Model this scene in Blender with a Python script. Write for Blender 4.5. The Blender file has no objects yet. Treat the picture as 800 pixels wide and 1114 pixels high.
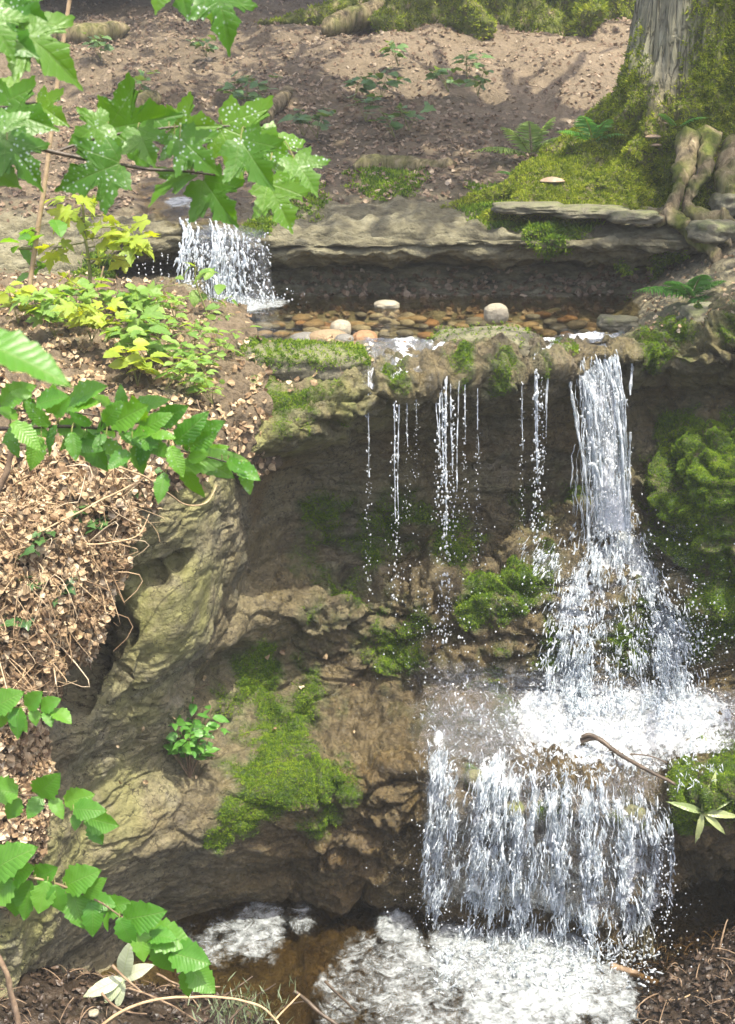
import bpy, math
import numpy as np
from math import radians as R

rng = np.random.default_rng(7)
scene = bpy.context.scene
COL = scene.collection

# ------------------------------------------------------------------ camera model
FPX, PITCH, CAMZ = 1400.0, math.atan((557 - 100) / 1400.0), 1.2
cp, sp = math.cos(PITCH), math.sin(PITCH)

def P(px, py, Y):
    """world point that stands at depth Y (metres into the scene) on a sight line"""
    xv = (px - 400) / FPX; yv = (557 - py) / FPX
    dy = cp + yv * sp; dz = -sp + yv * cp
    t = Y / dy
    return np.array([t * xv, Y, CAMZ + t * dz])

def W(px, Y, z):
    r = (z - CAMZ) / Y
    yv = (r * cp + sp) / (cp - r * sp)
    return P(px, 557 - yv * FPX, Y)

def proj(p):
    p = np.atleast_2d(p)
    d = p - np.array([0, 0, CAMZ])
    f = d[:, 1] * cp - d[:, 2] * sp
    u = d[:, 1] * sp + d[:, 2] * cp
    return np.stack([400 + FPX * d[:, 0] / f, 557 - FPX * u / f], 1)

# ------------------------------------------------------------------ noise
_perm = np.random.default_rng(3).permutation(256)
_perm = np.concatenate([_perm, _perm]).astype(np.int64)
_grad = np.random.default_rng(4).normal(size=(256, 3)); _grad /= np.linalg.norm(_grad, axis=1, keepdims=True)

def perlin(p):
    p = np.asarray(p, float)
    i = np.floor(p).astype(np.int64); f = p - i; i &= 255
    u = f * f * f * (f * (f * 6 - 15) + 10)
    out = 0
    for dx in (0, 1):
        wx = u[:, 0] if dx else 1 - u[:, 0]
        for dy in (0, 1):
            wy = u[:, 1] if dy else 1 - u[:, 1]
            for dz in (0, 1):
                wz = u[:, 2] if dz else 1 - u[:, 2]
                h = _perm[_perm[_perm[(i[:, 0] + dx) & 255] + ((i[:, 1] + dy) & 255)] + ((i[:, 2] + dz) & 255)]
                g = _grad[h]
                out = out + wx * wy * wz * (g[:, 0] * (f[:, 0] - dx) + g[:, 1] * (f[:, 1] - dy) + g[:, 2] * (f[:, 2] - dz))
    return out * 1.5

def fbm(p, oct=4, gain=0.5):
    p = np.asarray(p, float); a = 1.0; s = 0; n = 0
    for k in range(oct):
        s = s + a * perlin(p + 17.3 * k); n += a; a *= gain; p = p * 2.03
    return s / n

def ridged(p, oct=3):
    p = np.asarray(p, float); a = 1.0; s = 0; n = 0
    for k in range(oct):
        s = s + a * (1 - 2 * np.abs(perlin(p + 31.7 * k))); n += a; a *= .5; p = p * 2.1
    return s / n

def worley(p):
    p = np.asarray(p, float); i = np.floor(p).astype(np.int64); f1 = np.full(len(p), 9.); f2 = np.full(len(p), 9.); cid = np.zeros(len(p))
    for dx in (-1, 0, 1):
        for dy in (-1, 0, 1):
            for dz in (-1, 0, 1):
                c = i + [dx, dy, dz]; cc = c & 255
                h = _perm[_perm[_perm[cc[:, 0]] + cc[:, 1]] + cc[:, 2]]
                q = c + .5 + .42 * _grad[h]
                dd = np.linalg.norm(q - p, axis=1)
                m = dd < f1; f2 = np.where(m, f1, np.minimum(f2, dd)); f1 = np.where(m, dd, f1); cid = np.where(m, h / 255., cid)
    return f1, f2, cid

def sstep(a, b, x):
    t = np.clip((x - a) / (b - a), 0, 1); return t * t * (3 - 2 * t)

# ------------------------------------------------------------------ materials
def new_mat(name):
    m = bpy.data.materials.new(name); m.use_nodes = True
    nt = m.node_tree; nt.nodes.clear()
    return m, nt

class N:
    """tiny node-graph helper"""
    def __init__(s, name):
        s.m, s.nt = new_mat(name)
        s.out = s.n('ShaderNodeOutputMaterial')
        s.geo = s.n('ShaderNodeNewGeometry')
    def n(s, t, **kw):
        x = s.nt.nodes.new(t)
        for k, v in kw.items(): setattr(x, k, v)
        return x
    def l(s, a, b): s.nt.links.new(a, b)
    def set(s, sock, v):
        if isinstance(v, bpy.types.NodeSocket): s.l(v, sock)
        elif isinstance(v, (tuple, list)) and len(v) == 3 and sock.type == 'RGBA': sock.default_value = (*v, 1)
        else: sock.default_value = v
    def attr(s, name):
        a = s.n('ShaderNodeAttribute'); a.attribute_name = name; return a.outputs['Fac']
    def attrv(s, name):
        a = s.n('ShaderNodeAttribute'); a.attribute_name = name; return a.outputs['Vector']
    def pos(s, scale=(1, 1, 1)):
        mp = s.n('ShaderNodeMapping'); mp.inputs['Scale'].default_value = scale
        tc = s.n('ShaderNodeTexCoord'); s.l(tc.outputs['Object'], mp.inputs['Vector']); return mp.outputs['Vector']
    def noise(s, scale, detail=4, rough=.55, vec=None, dist=0):
        x = s.n('ShaderNodeTexNoise'); x.inputs['Scale'].default_value = scale; x.inputs['Detail'].default_value = detail
        x.inputs['Roughness'].default_value = rough; x.inputs['Distortion'].default_value = dist
        s.l(vec if vec is not None else s.pos(), x.inputs['Vector']); return x.outputs['Fac']
    def vor(s, scale, feature='F1', vec=None):
        x = s.n('ShaderNodeTexVoronoi', feature=feature); x.inputs['Scale'].default_value = scale
        s.l(vec if vec is not None else s.pos(), x.inputs['Vector']); return x.outputs['Distance']
    def math(s, op, a, b=0.0, c=None):
        x = s.n('ShaderNodeMath', operation=op); s.set(x.inputs[0], a); s.set(x.inputs[1], b)
        if c is not None: s.set(x.inputs[2], c)
        return x.outputs[0]
    def ramp(s, fac, stops):
        x = s.n('ShaderNodeValToRGB'); cr = x.color_ramp
        while len(cr.elements) < len(stops): cr.elements.new(.5)
        for e, (p, c) in zip(cr.elements, stops):
            e.position = p; e.color = (*c, 1) if isinstance(c, (tuple, list)) else (c, c, c, 1)
        s.l(fac, x.inputs['Fac']); return x.outputs['Color']
    def mix(s, fac, a, b, mode='MIX'):
        x = s.n('ShaderNodeMix', data_type='RGBA', blend_type=mode); s.set(x.inputs[0], fac); s.set(x.inputs[6], a); s.set(x.inputs[7], b)
        return x.outputs[2]
    def sm(s, fac, lo, hi):
        x = s.n('ShaderNodeMapRange', interpolation_type='SMOOTHSTEP'); s.set(x.inputs[0], fac)
        x.inputs[1].default_value = lo; x.inputs[2].default_value = hi; return x.outputs[0]
    def bump(s, h, strength=.5, dist=.02, normal=None):
        x = s.n('ShaderNodeBump'); x.inputs['Strength'].default_value = strength; x.inputs['Distance'].default_value = dist
        s.l(h, x.inputs['Height'])
        if normal is not None: s.l(normal, x.inputs['Normal'])
        return x.outputs[0]
    def pr(s, color, rough=.8, spec=.5, normal=None, **kw):
        x = s.n('ShaderNodeBsdfPrincipled'); s.set(x.inputs['Base Color'], color); s.set(x.inputs['Roughness'], rough)
        s.set(x.inputs['Specular IOR Level'], spec)
        if normal is not None: s.l(normal, x.inputs['Normal'])
        for k, v in kw.items(): s.set(x.inputs[k], v)
        return x.outputs[0]
    def mixs(s, fac, a, b):
        x = s.n('ShaderNodeMixShader'); s.set(x.inputs[0], fac); s.l(a, x.inputs[1]); s.l(b, x.inputs[2]); return x.outputs[0]
    def transl(s, color):
        x = s.n('ShaderNodeBsdfTranslucent'); s.set(x.inputs[0], color); return x.outputs[0]
    def transp(s, color=(1, 1, 1)):
        x = s.n('ShaderNodeBsdfTransparent'); s.set(x.inputs[0], color); return x.outputs[0]
    def gloss(s, rough=.05, normal=None, color=(1, 1, 1)):
        x = s.n('ShaderNodeBsdfGlossy'); s.set(x.inputs[0], color); x.inputs['Roughness'].default_value = rough
        if normal is not None: s.l(normal, x.inputs['Normal'])
        return x.outputs[0]
    def fresnel(s, ior=1.33, normal=None):
        x = s.n('ShaderNodeFresnel'); x.inputs[0].default_value = ior
        if normal is not None: s.l(normal, x.inputs['Normal'])
        return x.outputs[0]
    def done(s, shader):
        s.l(shader, s.out.inputs['Surface']); return s.m

def rock_material(name, tan=(.315, .275, .155), grey=(.235, .23, .155), dark=(.075, .062, .040)):
    g = N(name)
    n1 = g.noise(2.2, 6, .6)
    strata = g.noise(3.0, 5, .6, g.pos((.7, .7, 5.5)), .6)
    fine = g.noise(38, 5, .65)
    c = g.ramp(n1, [(.32, grey), (.52, tan), (.72, tuple(.8 * t for t in tan))])
    c = g.mix(g.math('MULTIPLY', g.sm(strata, .46, .66), .6), c, dark)
    c = g.mix(g.math('MULTIPLY', g.sm(fine, .50, .68), .75), c, dark)
    c = g.mix(g.math('MULTIPLY', g.sm(g.noise(70, 4, .7), .56, .70), .5), c, (.42, .39, .30))
    c = g.mix(g.math('MULTIPLY', g.sm(g.noise(9, 4, .6), .55, .72), .45), c, (.36, .33, .26))
    # algae film: yellow-green, also painting left rock faces pale as if sunlit
    al = g.math('MULTIPLY', g.attr('algae_sunlit'), g.sm(g.noise(5, 5, .6), .32, .60))
    c = g.mix(al, c, g.ramp(g.noise(14, 4), [(.3, (.22, .22, .065)), (.7, (.40, .385, .155))]))
    # iron stain
    c = g.mix(g.math('MULTIPLY', g.math('MULTIPLY', g.attr('rust'), .65), g.sm(g.noise(4, 4), .35, .65)), c, (.26, .16, .05))
    # damp rock is darker and shinier; also carries painted shade under the shelf
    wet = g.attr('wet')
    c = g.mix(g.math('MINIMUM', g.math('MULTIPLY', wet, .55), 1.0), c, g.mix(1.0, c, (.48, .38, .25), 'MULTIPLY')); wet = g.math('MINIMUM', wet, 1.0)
    moss = g.math('MULTIPLY', g.attr('moss'), g.sm(g.noise(11, 5, .65), .30, .52))
    c = g.mix(moss, c, g.ramp(g.noise(30, 4, .7), [(.3, (.028, .050, .010)), (.55, (.060, .115, .016)), (.8, (.13, .19, .03))]))
    h = g.math('ADD', g.math('MULTIPLY', g.noise(16, 8, .68), 1.0), g.math('MULTIPLY', strata, .8))
    h = g.math('ADD', h, g.math('MULTIPLY', g.vor(22), .35))
    wv = g.n('ShaderNodeVectorMath', operation='ADD'); nn_ = g.n('ShaderNodeTexNoise'); nn_.inputs['Scale'].default_value = 5; nn_.inputs['Detail'].default_value = 4; g.l(g.pos(), nn_.inputs['Vector'])
    g.l(g.pos((1, 1, 1.7)), wv.inputs[0]); g.l(nn_.outputs['Color'], wv.inputs[1])
    crack = g.math('MULTIPLY', g.sm(g.vor(6.5, 'DISTANCE_TO_EDGE', wv.outputs[0]), .030, .0), g.sm(g.noise(3, 3), .40, .52))
    c = g.mix(g.math('MULTIPLY', crack, .8), c, tuple(.5 * x for x in dark))
    h = g.math('SUBTRACT', h, g.math('MULTIPLY', crack, .8))
    nb = g.bump(h, 1.0, .075)
    nb = g.bump(g.noise(75, 5, .75), .8, .016, nb)
    rough = g.math('SUBTRACT', .88, g.math('MULTIPLY', wet, g.math('MULTIPLY', g.sm(g.noise(7, 3), .3, .7), .72)))
    return g.done(g.pr(c, rough, .5, nb))

def moss_material(name, lo=(.035, .08, .01), mid=(.115, .205, .016), hi=(.27, .36, .03)):
    g = N(name)
    r = g.attr('rnd')
    f = g.math('ADD', g.math('MULTIPLY', r, .45), g.math('MULTIPLY', g.noise(6, 4), .6))
    c = g.ramp(f, [(.25, lo), (.5, mid), (.8, hi)])
    return g.done(g.mixs(.35, g.pr(c, .75, .2), g.transl(g.mix(1, c, (1.3, 1.3, .8), 'MULTIPLY'))))

def leaf_material(name, a, b, under=None, veins='pinnate', drops=0.0, trans=.5, rough=.38, tscale=(2.9, 2.3, .6)):
    g = N(name)
    r = g.attr('rnd')
    c = g.mix(r, a, b)
    uv = g.n('ShaderNodeUVMap').outputs[0]
    sx = g.n('ShaderNodeSeparateXYZ'); g.l(uv, sx.inputs[0])
    x = g.math('SUBTRACT', sx.outputs[0], .5); ax = g.math('ABSOLUTE', x); y = sx.outputs[1]
    if veins == 'palmate':
        ang = g.math('ABSOLUTE', g.math('ARCTAN2', x, g.math('ADD', y, .02)))
        rad = g.math('SQRT', g.math('ADD', g.math('MULTIPLY', x, x), g.math('MULTIPLY', y, y)))
        vd = g.math('MULTIPLY', rad, g.math('SINE', g.math('PINGPONG', ang, .36)))
        v1 = g.sm(vd, .011, .003)
        lat = g.math('PINGPONG', g.math('SUBTRACT', g.math('MULTIPLY', rad, 9), g.math('MULTIPLY', vd, 7)), .5)
        v2 = g.math('MULTIPLY', g.sm(lat, .07, .0), .5)
    else:
        v1 = g.sm(ax, .014, .004)
        lat = g.math('PINGPONG', g.math('SUBTRACT', g.math('MULTIPLY', y, 11), g.math('MULTIPLY', ax, 9)), .5)
        v2 = g.math('MULTIPLY', g.sm(lat, .11, .0), .6)
        lat = lat
    v = g.math('MAXIMUM', v1, v2)
    c2 = g.mix(g.math('MULTIPLY', v, .55), c, g.mix(.6, c, (.30, .38, .12)))
    bl = g.noise(26, 3, .5)
    c2 = g.mix(g.math('MULTIPLY', g.sm(bl, .45, .75), .3), c2, g.mix(1, c2, (.62, .75, .6), 'MULTIPLY'))
    h = g.math('SUBTRACT', g.math('MULTIPLY', g.noise(60, 3), .5), v)
    h = g.math('ADD', h, g.math('MULTIPLY', lat, .25 if veins == 'palmate' else .5))
    nb = g.bump(h, .35, .005)
    if drops:
        dv = g.vor(120, vec=None)
        dm = g.math('MULTIPLY', g.sm(dv, .30, .20), g.sm(g.noise(14, 2), .48, .60))
        c2 = g.mix(g.math('MULTIPLY', dm, drops), c2, (.75, .82, .78))  # white specks painted for sky glints on water drops
    tc = g.mix(1, c, tscale, 'MULTIPLY')
    tc = g.mix(g.math('MULTIPLY', v, .5), tc, g.mix(1, c, (1.2, 1.3, .5), 'MULTIPLY'))
    return g.done(g.mixs(trans, g.pr(c2, rough, .5, nb), g.transl(tc)))

def simple_noise_mat(name, stops, scale=20, bump_s=.5, bump_d=.01, rough=.85, stretch=(1, 1, 1), rnd=False, trans=0, spec=.4):
    g = N(name)
    n = g.noise(scale, 5, .62, g.pos(stretch))
    f = g.math('ADD', g.math('MULTIPLY', n, .55), g.math('MULTIPLY', g.attr('rnd'), .5)) if rnd else n
    c = g.ramp(f, stops)
    s = g.pr(c, rough, spec, g.bump(n, bump_s, bump_d))
    if trans: s = g.mixs(trans, s, g.transl(c))
    return g.done(s)

# ------------------------------------------------------------------ mesh helpers
def make_mesh(name, V, quads=None, tris=None, mats=(), smooth=True, attrs=None, uv=None, midx=None):
    me = bpy.data.meshes.new(name)
    V = np.asarray(V, np.float32)
    fs = []; starts = []; off = 0
    if quads is not None and len(quads):
        q = np.asarray(quads, np.int32).reshape(-1, 4); fs.append(q.ravel()); starts.append(np.arange(len(q)) * 4); off = q.size
    if tris is not None and len(tris):
        t = np.asarray(tris, np.int32).reshape(-1, 3); fs.append(t.ravel()); starts.append(off + np.arange(len(t)) * 3)
    li = np.concatenate(fs); st = np.concatenate(starts).astype(np.int32)
    me.vertices.add(len(V)); me.vertices.foreach_set('co', V.ravel())
    me.loops.add(len(li)); me.loops.foreach_set('vertex_index', li.astype(np.int32))
    me.polygons.add(len(st)); me.polygons.foreach_set('loop_start', st)
    me.polygons.foreach_set('use_smooth', np.full(len(st), smooth))
    if midx is not None: me.polygons.foreach_set('material_index', np.asarray(midx, np.int32))
    if uv is not None:
        l = me.uv_layers.new(name='UVMap'); l.data.foreach_set('uv', np.asarray(uv, np.float32)[li].ravel())
    for k, a in (attrs or {}).items():
        at = me.attributes.new(k, 'FLOAT', 'POINT'); at.data.foreach_set('value', np.asarray(a, np.float32))
    me.update(calc_edges=True); me.validate()
    for m in mats: me.materials.append(m)
    return me

def obj(name, me, parent=None, label=None, cat=None, group=None, kind=None, loc=None):
    o = bpy.data.objects.new(name, me); COL.objects.link(o)
    if parent is not None: o.parent = parent
    if loc is not None: o.location = tuple(loc)
    if label: o['label'] = label
    if cat: o['category'] = cat
    if group: o['group'] = group
    if kind: o['kind'] = kind
    return o

def thing(name, loc, label, cat, group=None):
    return obj(name, None, None, label, cat, group, None, loc)

class Part(dict): pass

def local(V, root):
    return np.asarray(V) - np.array(root.location)

def crom(K, n):
    """Catmull-Rom through K (k, ...) -> n samples"""
    K = np.asarray(K, float); k = len(K)
    t = np.linspace(0, k - 1, n); i = np.minimum(t.astype(int), k - 2); f = (t - i).reshape(-1, *([1] * (K.ndim - 1)))
    p0 = K[np.maximum(i - 1, 0)]; p1 = K[i]; p2 = K[i + 1]; p3 = K[np.minimum(i + 2, k - 1)]
    return .5 * ((2 * p1) + (-p0 + p2) * f + (2 * p0 - 5 * p1 + 4 * p2 - p3) * f ** 2 + (-p0 + 3 * p1 - 3 * p2 + p3) * f ** 3)

def loft(keys, nr, nc):
    """keys: stations x rows x 3 -> grid nr (rows) x nc (columns) x 3"""
    K = np.asarray(keys, float)
    a = crom(K, nc)                    # along stations
    b = crom(a.transpose(1, 0, 2), nr)  # along rows
    return b

def grid_normals(G):
    du = np.gradient(G, axis=1); dv = np.gradient(G, axis=0)
    n = np.cross(du, dv); n /= np.linalg.norm(n, axis=2, keepdims=True) + 1e-12
    return n

def grid_quads(nr, nc):
    i = np.arange((nr - 1) * nc).reshape(nr - 1, nc)[:, :-1].ravel()
    return np.stack([i, i + 1, i + nc + 1, i + nc], 1)

def tubes(paths, radii, sides=7, cap=True):
    """list of (n,3) paths + (n,) radii -> V, quads, tris"""
    VV = []; QQ = []; TT = []; base = 0
    for p, r in zip(paths, radii):
        p = np.asarray(p, float); r = np.broadcast_to(np.asarray(r, float), (len(p),))
        t = np.gradient(p, axis=0); t /= np.linalg.norm(t, axis=1, keepdims=True) + 1e-12
        ref = np.array([0., 0, 1.]) if abs(t[:, 2]).mean() < .8 else np.array([1., 0, 0])
        a = np.cross(t, ref); a /= np.linalg.norm(a, axis=1, keepdims=True) + 1e-12
        b = np.cross(t, a)
        th = np.arange(sides) / sides * 2 * np.pi
        V = p[:, None] + r[:, None, None] * (np.cos(th)[None, :, None] * a[:, None] + np.sin(th)[None, :, None] * b[:, None])
        n = len(p)
        i = np.arange(n - 1)[:, None] * sides; j = np.arange(sides)[None]; jn = (j + 1) % sides
        q = np.stack([i + j, i + jn, i + sides + jn, i + sides + j], 2).reshape(-1, 4) + base
        VV.append(V.reshape(-1, 3)); QQ.append(q)
        if cap:
            VV.append(p[[0, -1]]); c0 = base + n * sides; c1 = c0 + 1
            jj = np.arange(sides)
            TT.append(np.stack([np.full(sides, c0), (jj + 1) % sides + base, jj + base], 1))
            e = base + (n - 1) * sides
            TT.append(np.stack([np.full(sides, c1), jj + e, (jj + 1) % sides + e], 1))
            base += 2
        base += n * sides
    return np.concatenate(VV), np.concatenate(QQ), (np.concatenate(TT) if TT else None)

def stem_mesh(name, paths, radii, mat, root=None, sides=7):
    V, q, t = tubes(paths, radii, sides)
    if root is not None: V = local(V, root)
    return make_mesh(name, V, q, t, [mat])

def ico(sub=1):
    import bmesh
    bm = bmesh.new(); bmesh.ops.create_icosphere(bm, subdivisions=sub, radius=1)
    V = np.array([v.co for v in bm.verts]); F = np.array([[v.index for v in f.verts] for f in bm.faces]); bm.free()
    return V, F
ICO1, ICO2, ICO3, ICO4 = ico(1), ico(2), ico(3), ico(4)

def basis(d, n):
    """rotation with y along d, z near n; arrays (M,3)"""
    d = np.atleast_2d(d).astype(float); n = np.atleast_2d(n).astype(float)
    d = d / (np.linalg.norm(d, axis=1, keepdims=True) + 1e-12)
    z = n - (n * d).sum(1, keepdims=True) * d; z /= np.linalg.norm(z, axis=1, keepdims=True) + 1e-12
    x = np.cross(d, z)
    return np.stack([x, d, z], 2)

def instances(tpl, Rm, S, T, rnd=None):
    """tpl = (V, F, uv or None); Rm (M,3,3); S (M,) or (M,3); T (M,3)"""
    V, F = tpl[0], tpl[1]
    M = len(T); S = np.asarray(S, float)
    if S.ndim == 1: S = np.repeat(S[:, None], 3, 1)
    out = np.einsum('mij,mvj->mvi', Rm, V[None] * S[:, None, :]) + np.asarray(T)[:, None]
    FF = (F[None] + (np.arange(M) * len(V))[:, None, None]).reshape(-1, F.shape[1])
    rnd = rng.random(M) if rnd is None else rnd
    uv = np.tile(tpl[2], (M, 1)) if len(tpl) > 2 and tpl[2] is not None else None
    return out.reshape(-1, 3), FF, np.repeat(rnd, len(V)), uv

class Acc:
    """collects instanced pieces (same face size) into one mesh"""
    def __init__(s): s.V = []; s.F = []; s.r = []; s.u = []; s.n = 0
    def add(s, inst):
        V, F, r, u = inst
        s.V.append(V); s.F.append(F + s.n); s.r.append(r); s.u.append(u if u is not None else np.zeros((len(V), 2))); s.n += len(V)
    def mesh(s, name, mats, root=None, smooth=True):
        V = np.concatenate(s.V); F = np.concatenate(s.F)
        if root is not None: V = local(V, root)
        kw = dict(quads=F) if F.shape[1] == 4 else dict(tris=F)
        return make_mesh(name, V, mats=mats, smooth=smooth, attrs={'rnd': np.concatenate(s.r)}, uv=np.concatenate(s.u), **kw)

def sample_grid(G, Nn, mask, count, thr=0.02):
    """random points on a grid surface with probability area*mask"""
    nr, nc = G.shape[:2]
    e1 = G[1:, :-1] - G[:-1, :-1]; e2 = G[:-1, 1:] - G[:-1, :-1]
    ar = np.linalg.norm(np.cross(e1, e2), axis=2)
    m = .25 * (mask[1:, 1:] + mask[:-1, 1:] + mask[1:, :-1] + mask[:-1, :-1]); m = np.where(m < thr, 0, m)
    w = (ar * m).ravel(); w = w / w.sum()
    idx = rng.choice(len(w), count, p=w); r, c = np.divmod(idx, nc - 1)
    a = rng.random((count, 1)); b = rng.random((count, 1))
    p = (G[r, c] * (1 - a) * (1 - b) + G[r + 1, c] * a * (1 - b) + G[r, c + 1] * (1 - a) * b + G[r + 1, c + 1] * a * b)
    return p, Nn[r, c], m[r, c]

def unit(v): return v / (np.linalg.norm(v, axis=-1, keepdims=True) + 1e-12)

def rand_unit(n): return unit(rng.normal(size=(n, 3)))

# ------------------------------------------------------------------ leaf templates
def star_leaf(outline, c, bend, fold, wob=0.0, jag=True):
    """outline: right half from base to tip; -> V,F(tri),uv"""
    o = np.array(outline, float)
    if jag:
        q = []
        for a, b in zip(o[:-1], o[1:]):
            q.append(a)
            d = b - a; n = np.array([d[1], -d[0]])
            q.append(a + d * .38 - n * .10); q.append(a + d * .72 + n * .07)
        q.append(o[-1]); o = np.array(q)
    full = np.concatenate([o, (o * [-1, 1])[-2:0:-1]])
    c = np.array(c)
    rings = [c + (full - c) * s for s in (.33, .68, 1.0)]
    V2 = np.concatenate([[c]] + rings); n = len(full)
    F = []
    for j in range(n):
        k = (j + 1) % n
        F.append((0, 1 + j, 1 + k))
        for r in range(2):
            a = 1 + r * n
            F += [(a + j, a + n + j, a + n + k), (a + j, a + n + k, a + k)]
    x, y = V2[:, 0], V2[:, 1]
    z = -bend * y * y + fold * np.abs(x) - .55 * bend * x * x + wob * np.sin(9 * x + 5 * y) * np.hypot(x, y - .3)
    return np.stack([x, y, z], 1), np.array(F), np.stack([x + .5, y], 1)

MAPLE = [(0, 0), (.09, -.07), (.22, -.11), (.35, -.05), (.46, .00), (.40, .10), (.35, .15), (.46, .24), (.56, .36), (.66, .52), (.52, .54),
         (.44, .51), (.39, .56), (.29, .47), (.20, .45), (.21, .57), (.29, .70), (.19, .75), (.16, .83), (.08, .90), (0, 1.04)]
maple_tpl = [star_leaf(MAPLE, (0, .30), b, f, w) for b, f, w in ((.35, .12, .05), (.55, .20, .08), (.18, .30, .06))]

def ovate_leaf(width=.30, bend=.25, fold=.25, rows=13, serr=.05, peak=.85, cup=0.0):
    V = []; uv = []
    for i in range(rows):
        t = i / (rows - 1)
        w = width * (math.sin(math.pi * min(1, t ** peak)) ** .85 if 0 < t < 1 else 0.0)
        s = 1 + serr * (1 if i % 2 else -1) * (2.0 if 0 < t < 1 else 0)
        for k in (-1, -.5, 0, .5, 1):
            x = k * w * (s if abs(k) == 1 else 1)
            y = t - (.03 if abs(k) == 1 and i % 2 else 0)
            V.append((x, y, -bend * t * t + fold * abs(x) - cup * x * x + .015 * math.sin(i * 1.7) * abs(k)))
            uv.append((x + .5, t))
    F = []
    for i in range(rows - 1):
        for k in range(4):
            a = i * 5 + k; F += [(a, a + 1, a + 6), (a, a + 6, a + 5)]
    return np.array(V), np.array(F), np.array(uv)
hazel_tpl = [ovate_leaf(.34, .30, .20), ovate_leaf(.36, .15, .38), ovate_leaf(.32, .45, .12)]
small_tpl = [ovate_leaf(.24, .25, .3, 7, .02), ovate_leaf(.27, .4, .15, 7, .02)]
ivy_tpl = [star_leaf([(0, 0), (.22, -.12), (.42, .05), (.30, .30), (.36, .48), (.18, .62), (0, .95)], (0, .3), .2, .15, 0, False)]
litter_tpl = []
for k in range(4):
    v, f, u = ovate_leaf(.30 + .06 * k, .5 - .3 * k, .5 * (1 - k / 2), 6, .04)
    v = v.copy(); v[:, 2] += .16 * np.sin(v[:, 1] * 7 + k * 2) + .25 * v[:, 0] * np.cos(4 * v[:, 1] + k)
    litter_tpl.append((v, f, u))

def tuft_tpl(blades=6, spread=.8, w=.16, seed=0):
    r = np.random.default_rng(seed); V = []; F = []
    for b in range(blades):
        a = r.random() * 6.28; s = spread * (.3 + .7 * r.random()); L = .6 + .5 * r.random()
        d = np.array([math.cos(a) * s, math.sin(a) * s, 1.0]); d /= np.linalg.norm(d)
        side = np.array([-math.sin(a), math.cos(a), 0]) * w
        base = np.array([r.normal() * .25, r.normal() * .25, -.1])
        m = base + d * L * .55 + [0, 0, .06]; tip = base + d * L - np.array([0, 0, .12 * s])
        i = len(V); V += [base - side * .5, base + side * .5, m + side * .5, m - side * .5, tip]
        F += [(i, i + 1, i + 2), (i, i + 2, i + 3), (i + 3, i + 2, i + 4)]
    return np.array(V), np.array(F), None
moss_tpl = [tuft_tpl(7, .9, .20, k) for k in range(4)]

def frame_z(n):
    """rotation with z along n and random spin"""
    n = unit(n); a = rand_unit(len(n)); return basis(np.cross(n, a), n)

def add_moss(acc, p, n, size, jitter=.5):
    n2 = unit(n + jitter * rand_unit(len(n)) + np.array([0, 0, .25]))
    k = rng.integers(0, len(moss_tpl), len(p)); Rm = frame_z(n2); s = size * (.6 + .8 * rng.random(len(p)))
    for t in range(len(moss_tpl)):
        m = k == t
        if m.any(): acc.add(instances(moss_tpl[t], Rm[m], s[m], p[m]))

def add_leaves(acc, tpls, p, d, n, s, rnd=None):
    k = rng.integers(0, len(tpls), len(p)); Rm = basis(d, n); s = np.broadcast_to(np.asarray(s, float), (len(p),))
    for t in range(len(tpls)):
        m = k == t
        if m.any(): acc.add(instances(tpls[t], Rm[m], s[m], np.asarray(p)[m], None if rnd is None else rnd[m]))

def scatter_litter(acc, p, n, size):
    d = np.cross(n, rand_unit(len(p))) + .35 * rand_unit(len(p))
    nn = n + .45 * rand_unit(len(p))
    add_leaves(acc, litter_tpl, p + n * .012, d, nn, size * (.55 + .8 * rng.random(len(p))))

def blobs(G, L, sharp=1.0):
    """L of (px,py,Y,radius_px,strength): soft world-space patches"""
    p = G.reshape(-1, 3); out = np.zeros(len(p))
    for px, py, Y, r, s in L:
        c = P(px, py, Y); rad = r * Y / FPX
        d = np.linalg.norm((p - c) * [1, .55, 1], axis=1) / rad
        out = np.maximum(out, s * sstep(1.25, .45, d))
    return out.reshape(G.shape[:2])

#@@PART2
# ------------------------------------------------------------------ CLIFF (terrain)
def K(t):
    return W(*t[1:]) if t[0] == 'z' else P(*t)

def pool_rows(px, dx=0, hi=None):
    if hi is None:
        return [('z', px, 8.9, .02), ('z', px, 8.2, -.10), ('z', px, 7.4, -.20), ('z', px, 6.85, -.17), (px, 373, 6.50)]
    return hi

def bankrows(px):
    return [('z', px, 8.2, .1), ('z', px, 7.6, .1), ('z', px, 7.0, .05), ('z', px, 6.4, 0), ('z', px, 5.9, -.02)]

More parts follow.
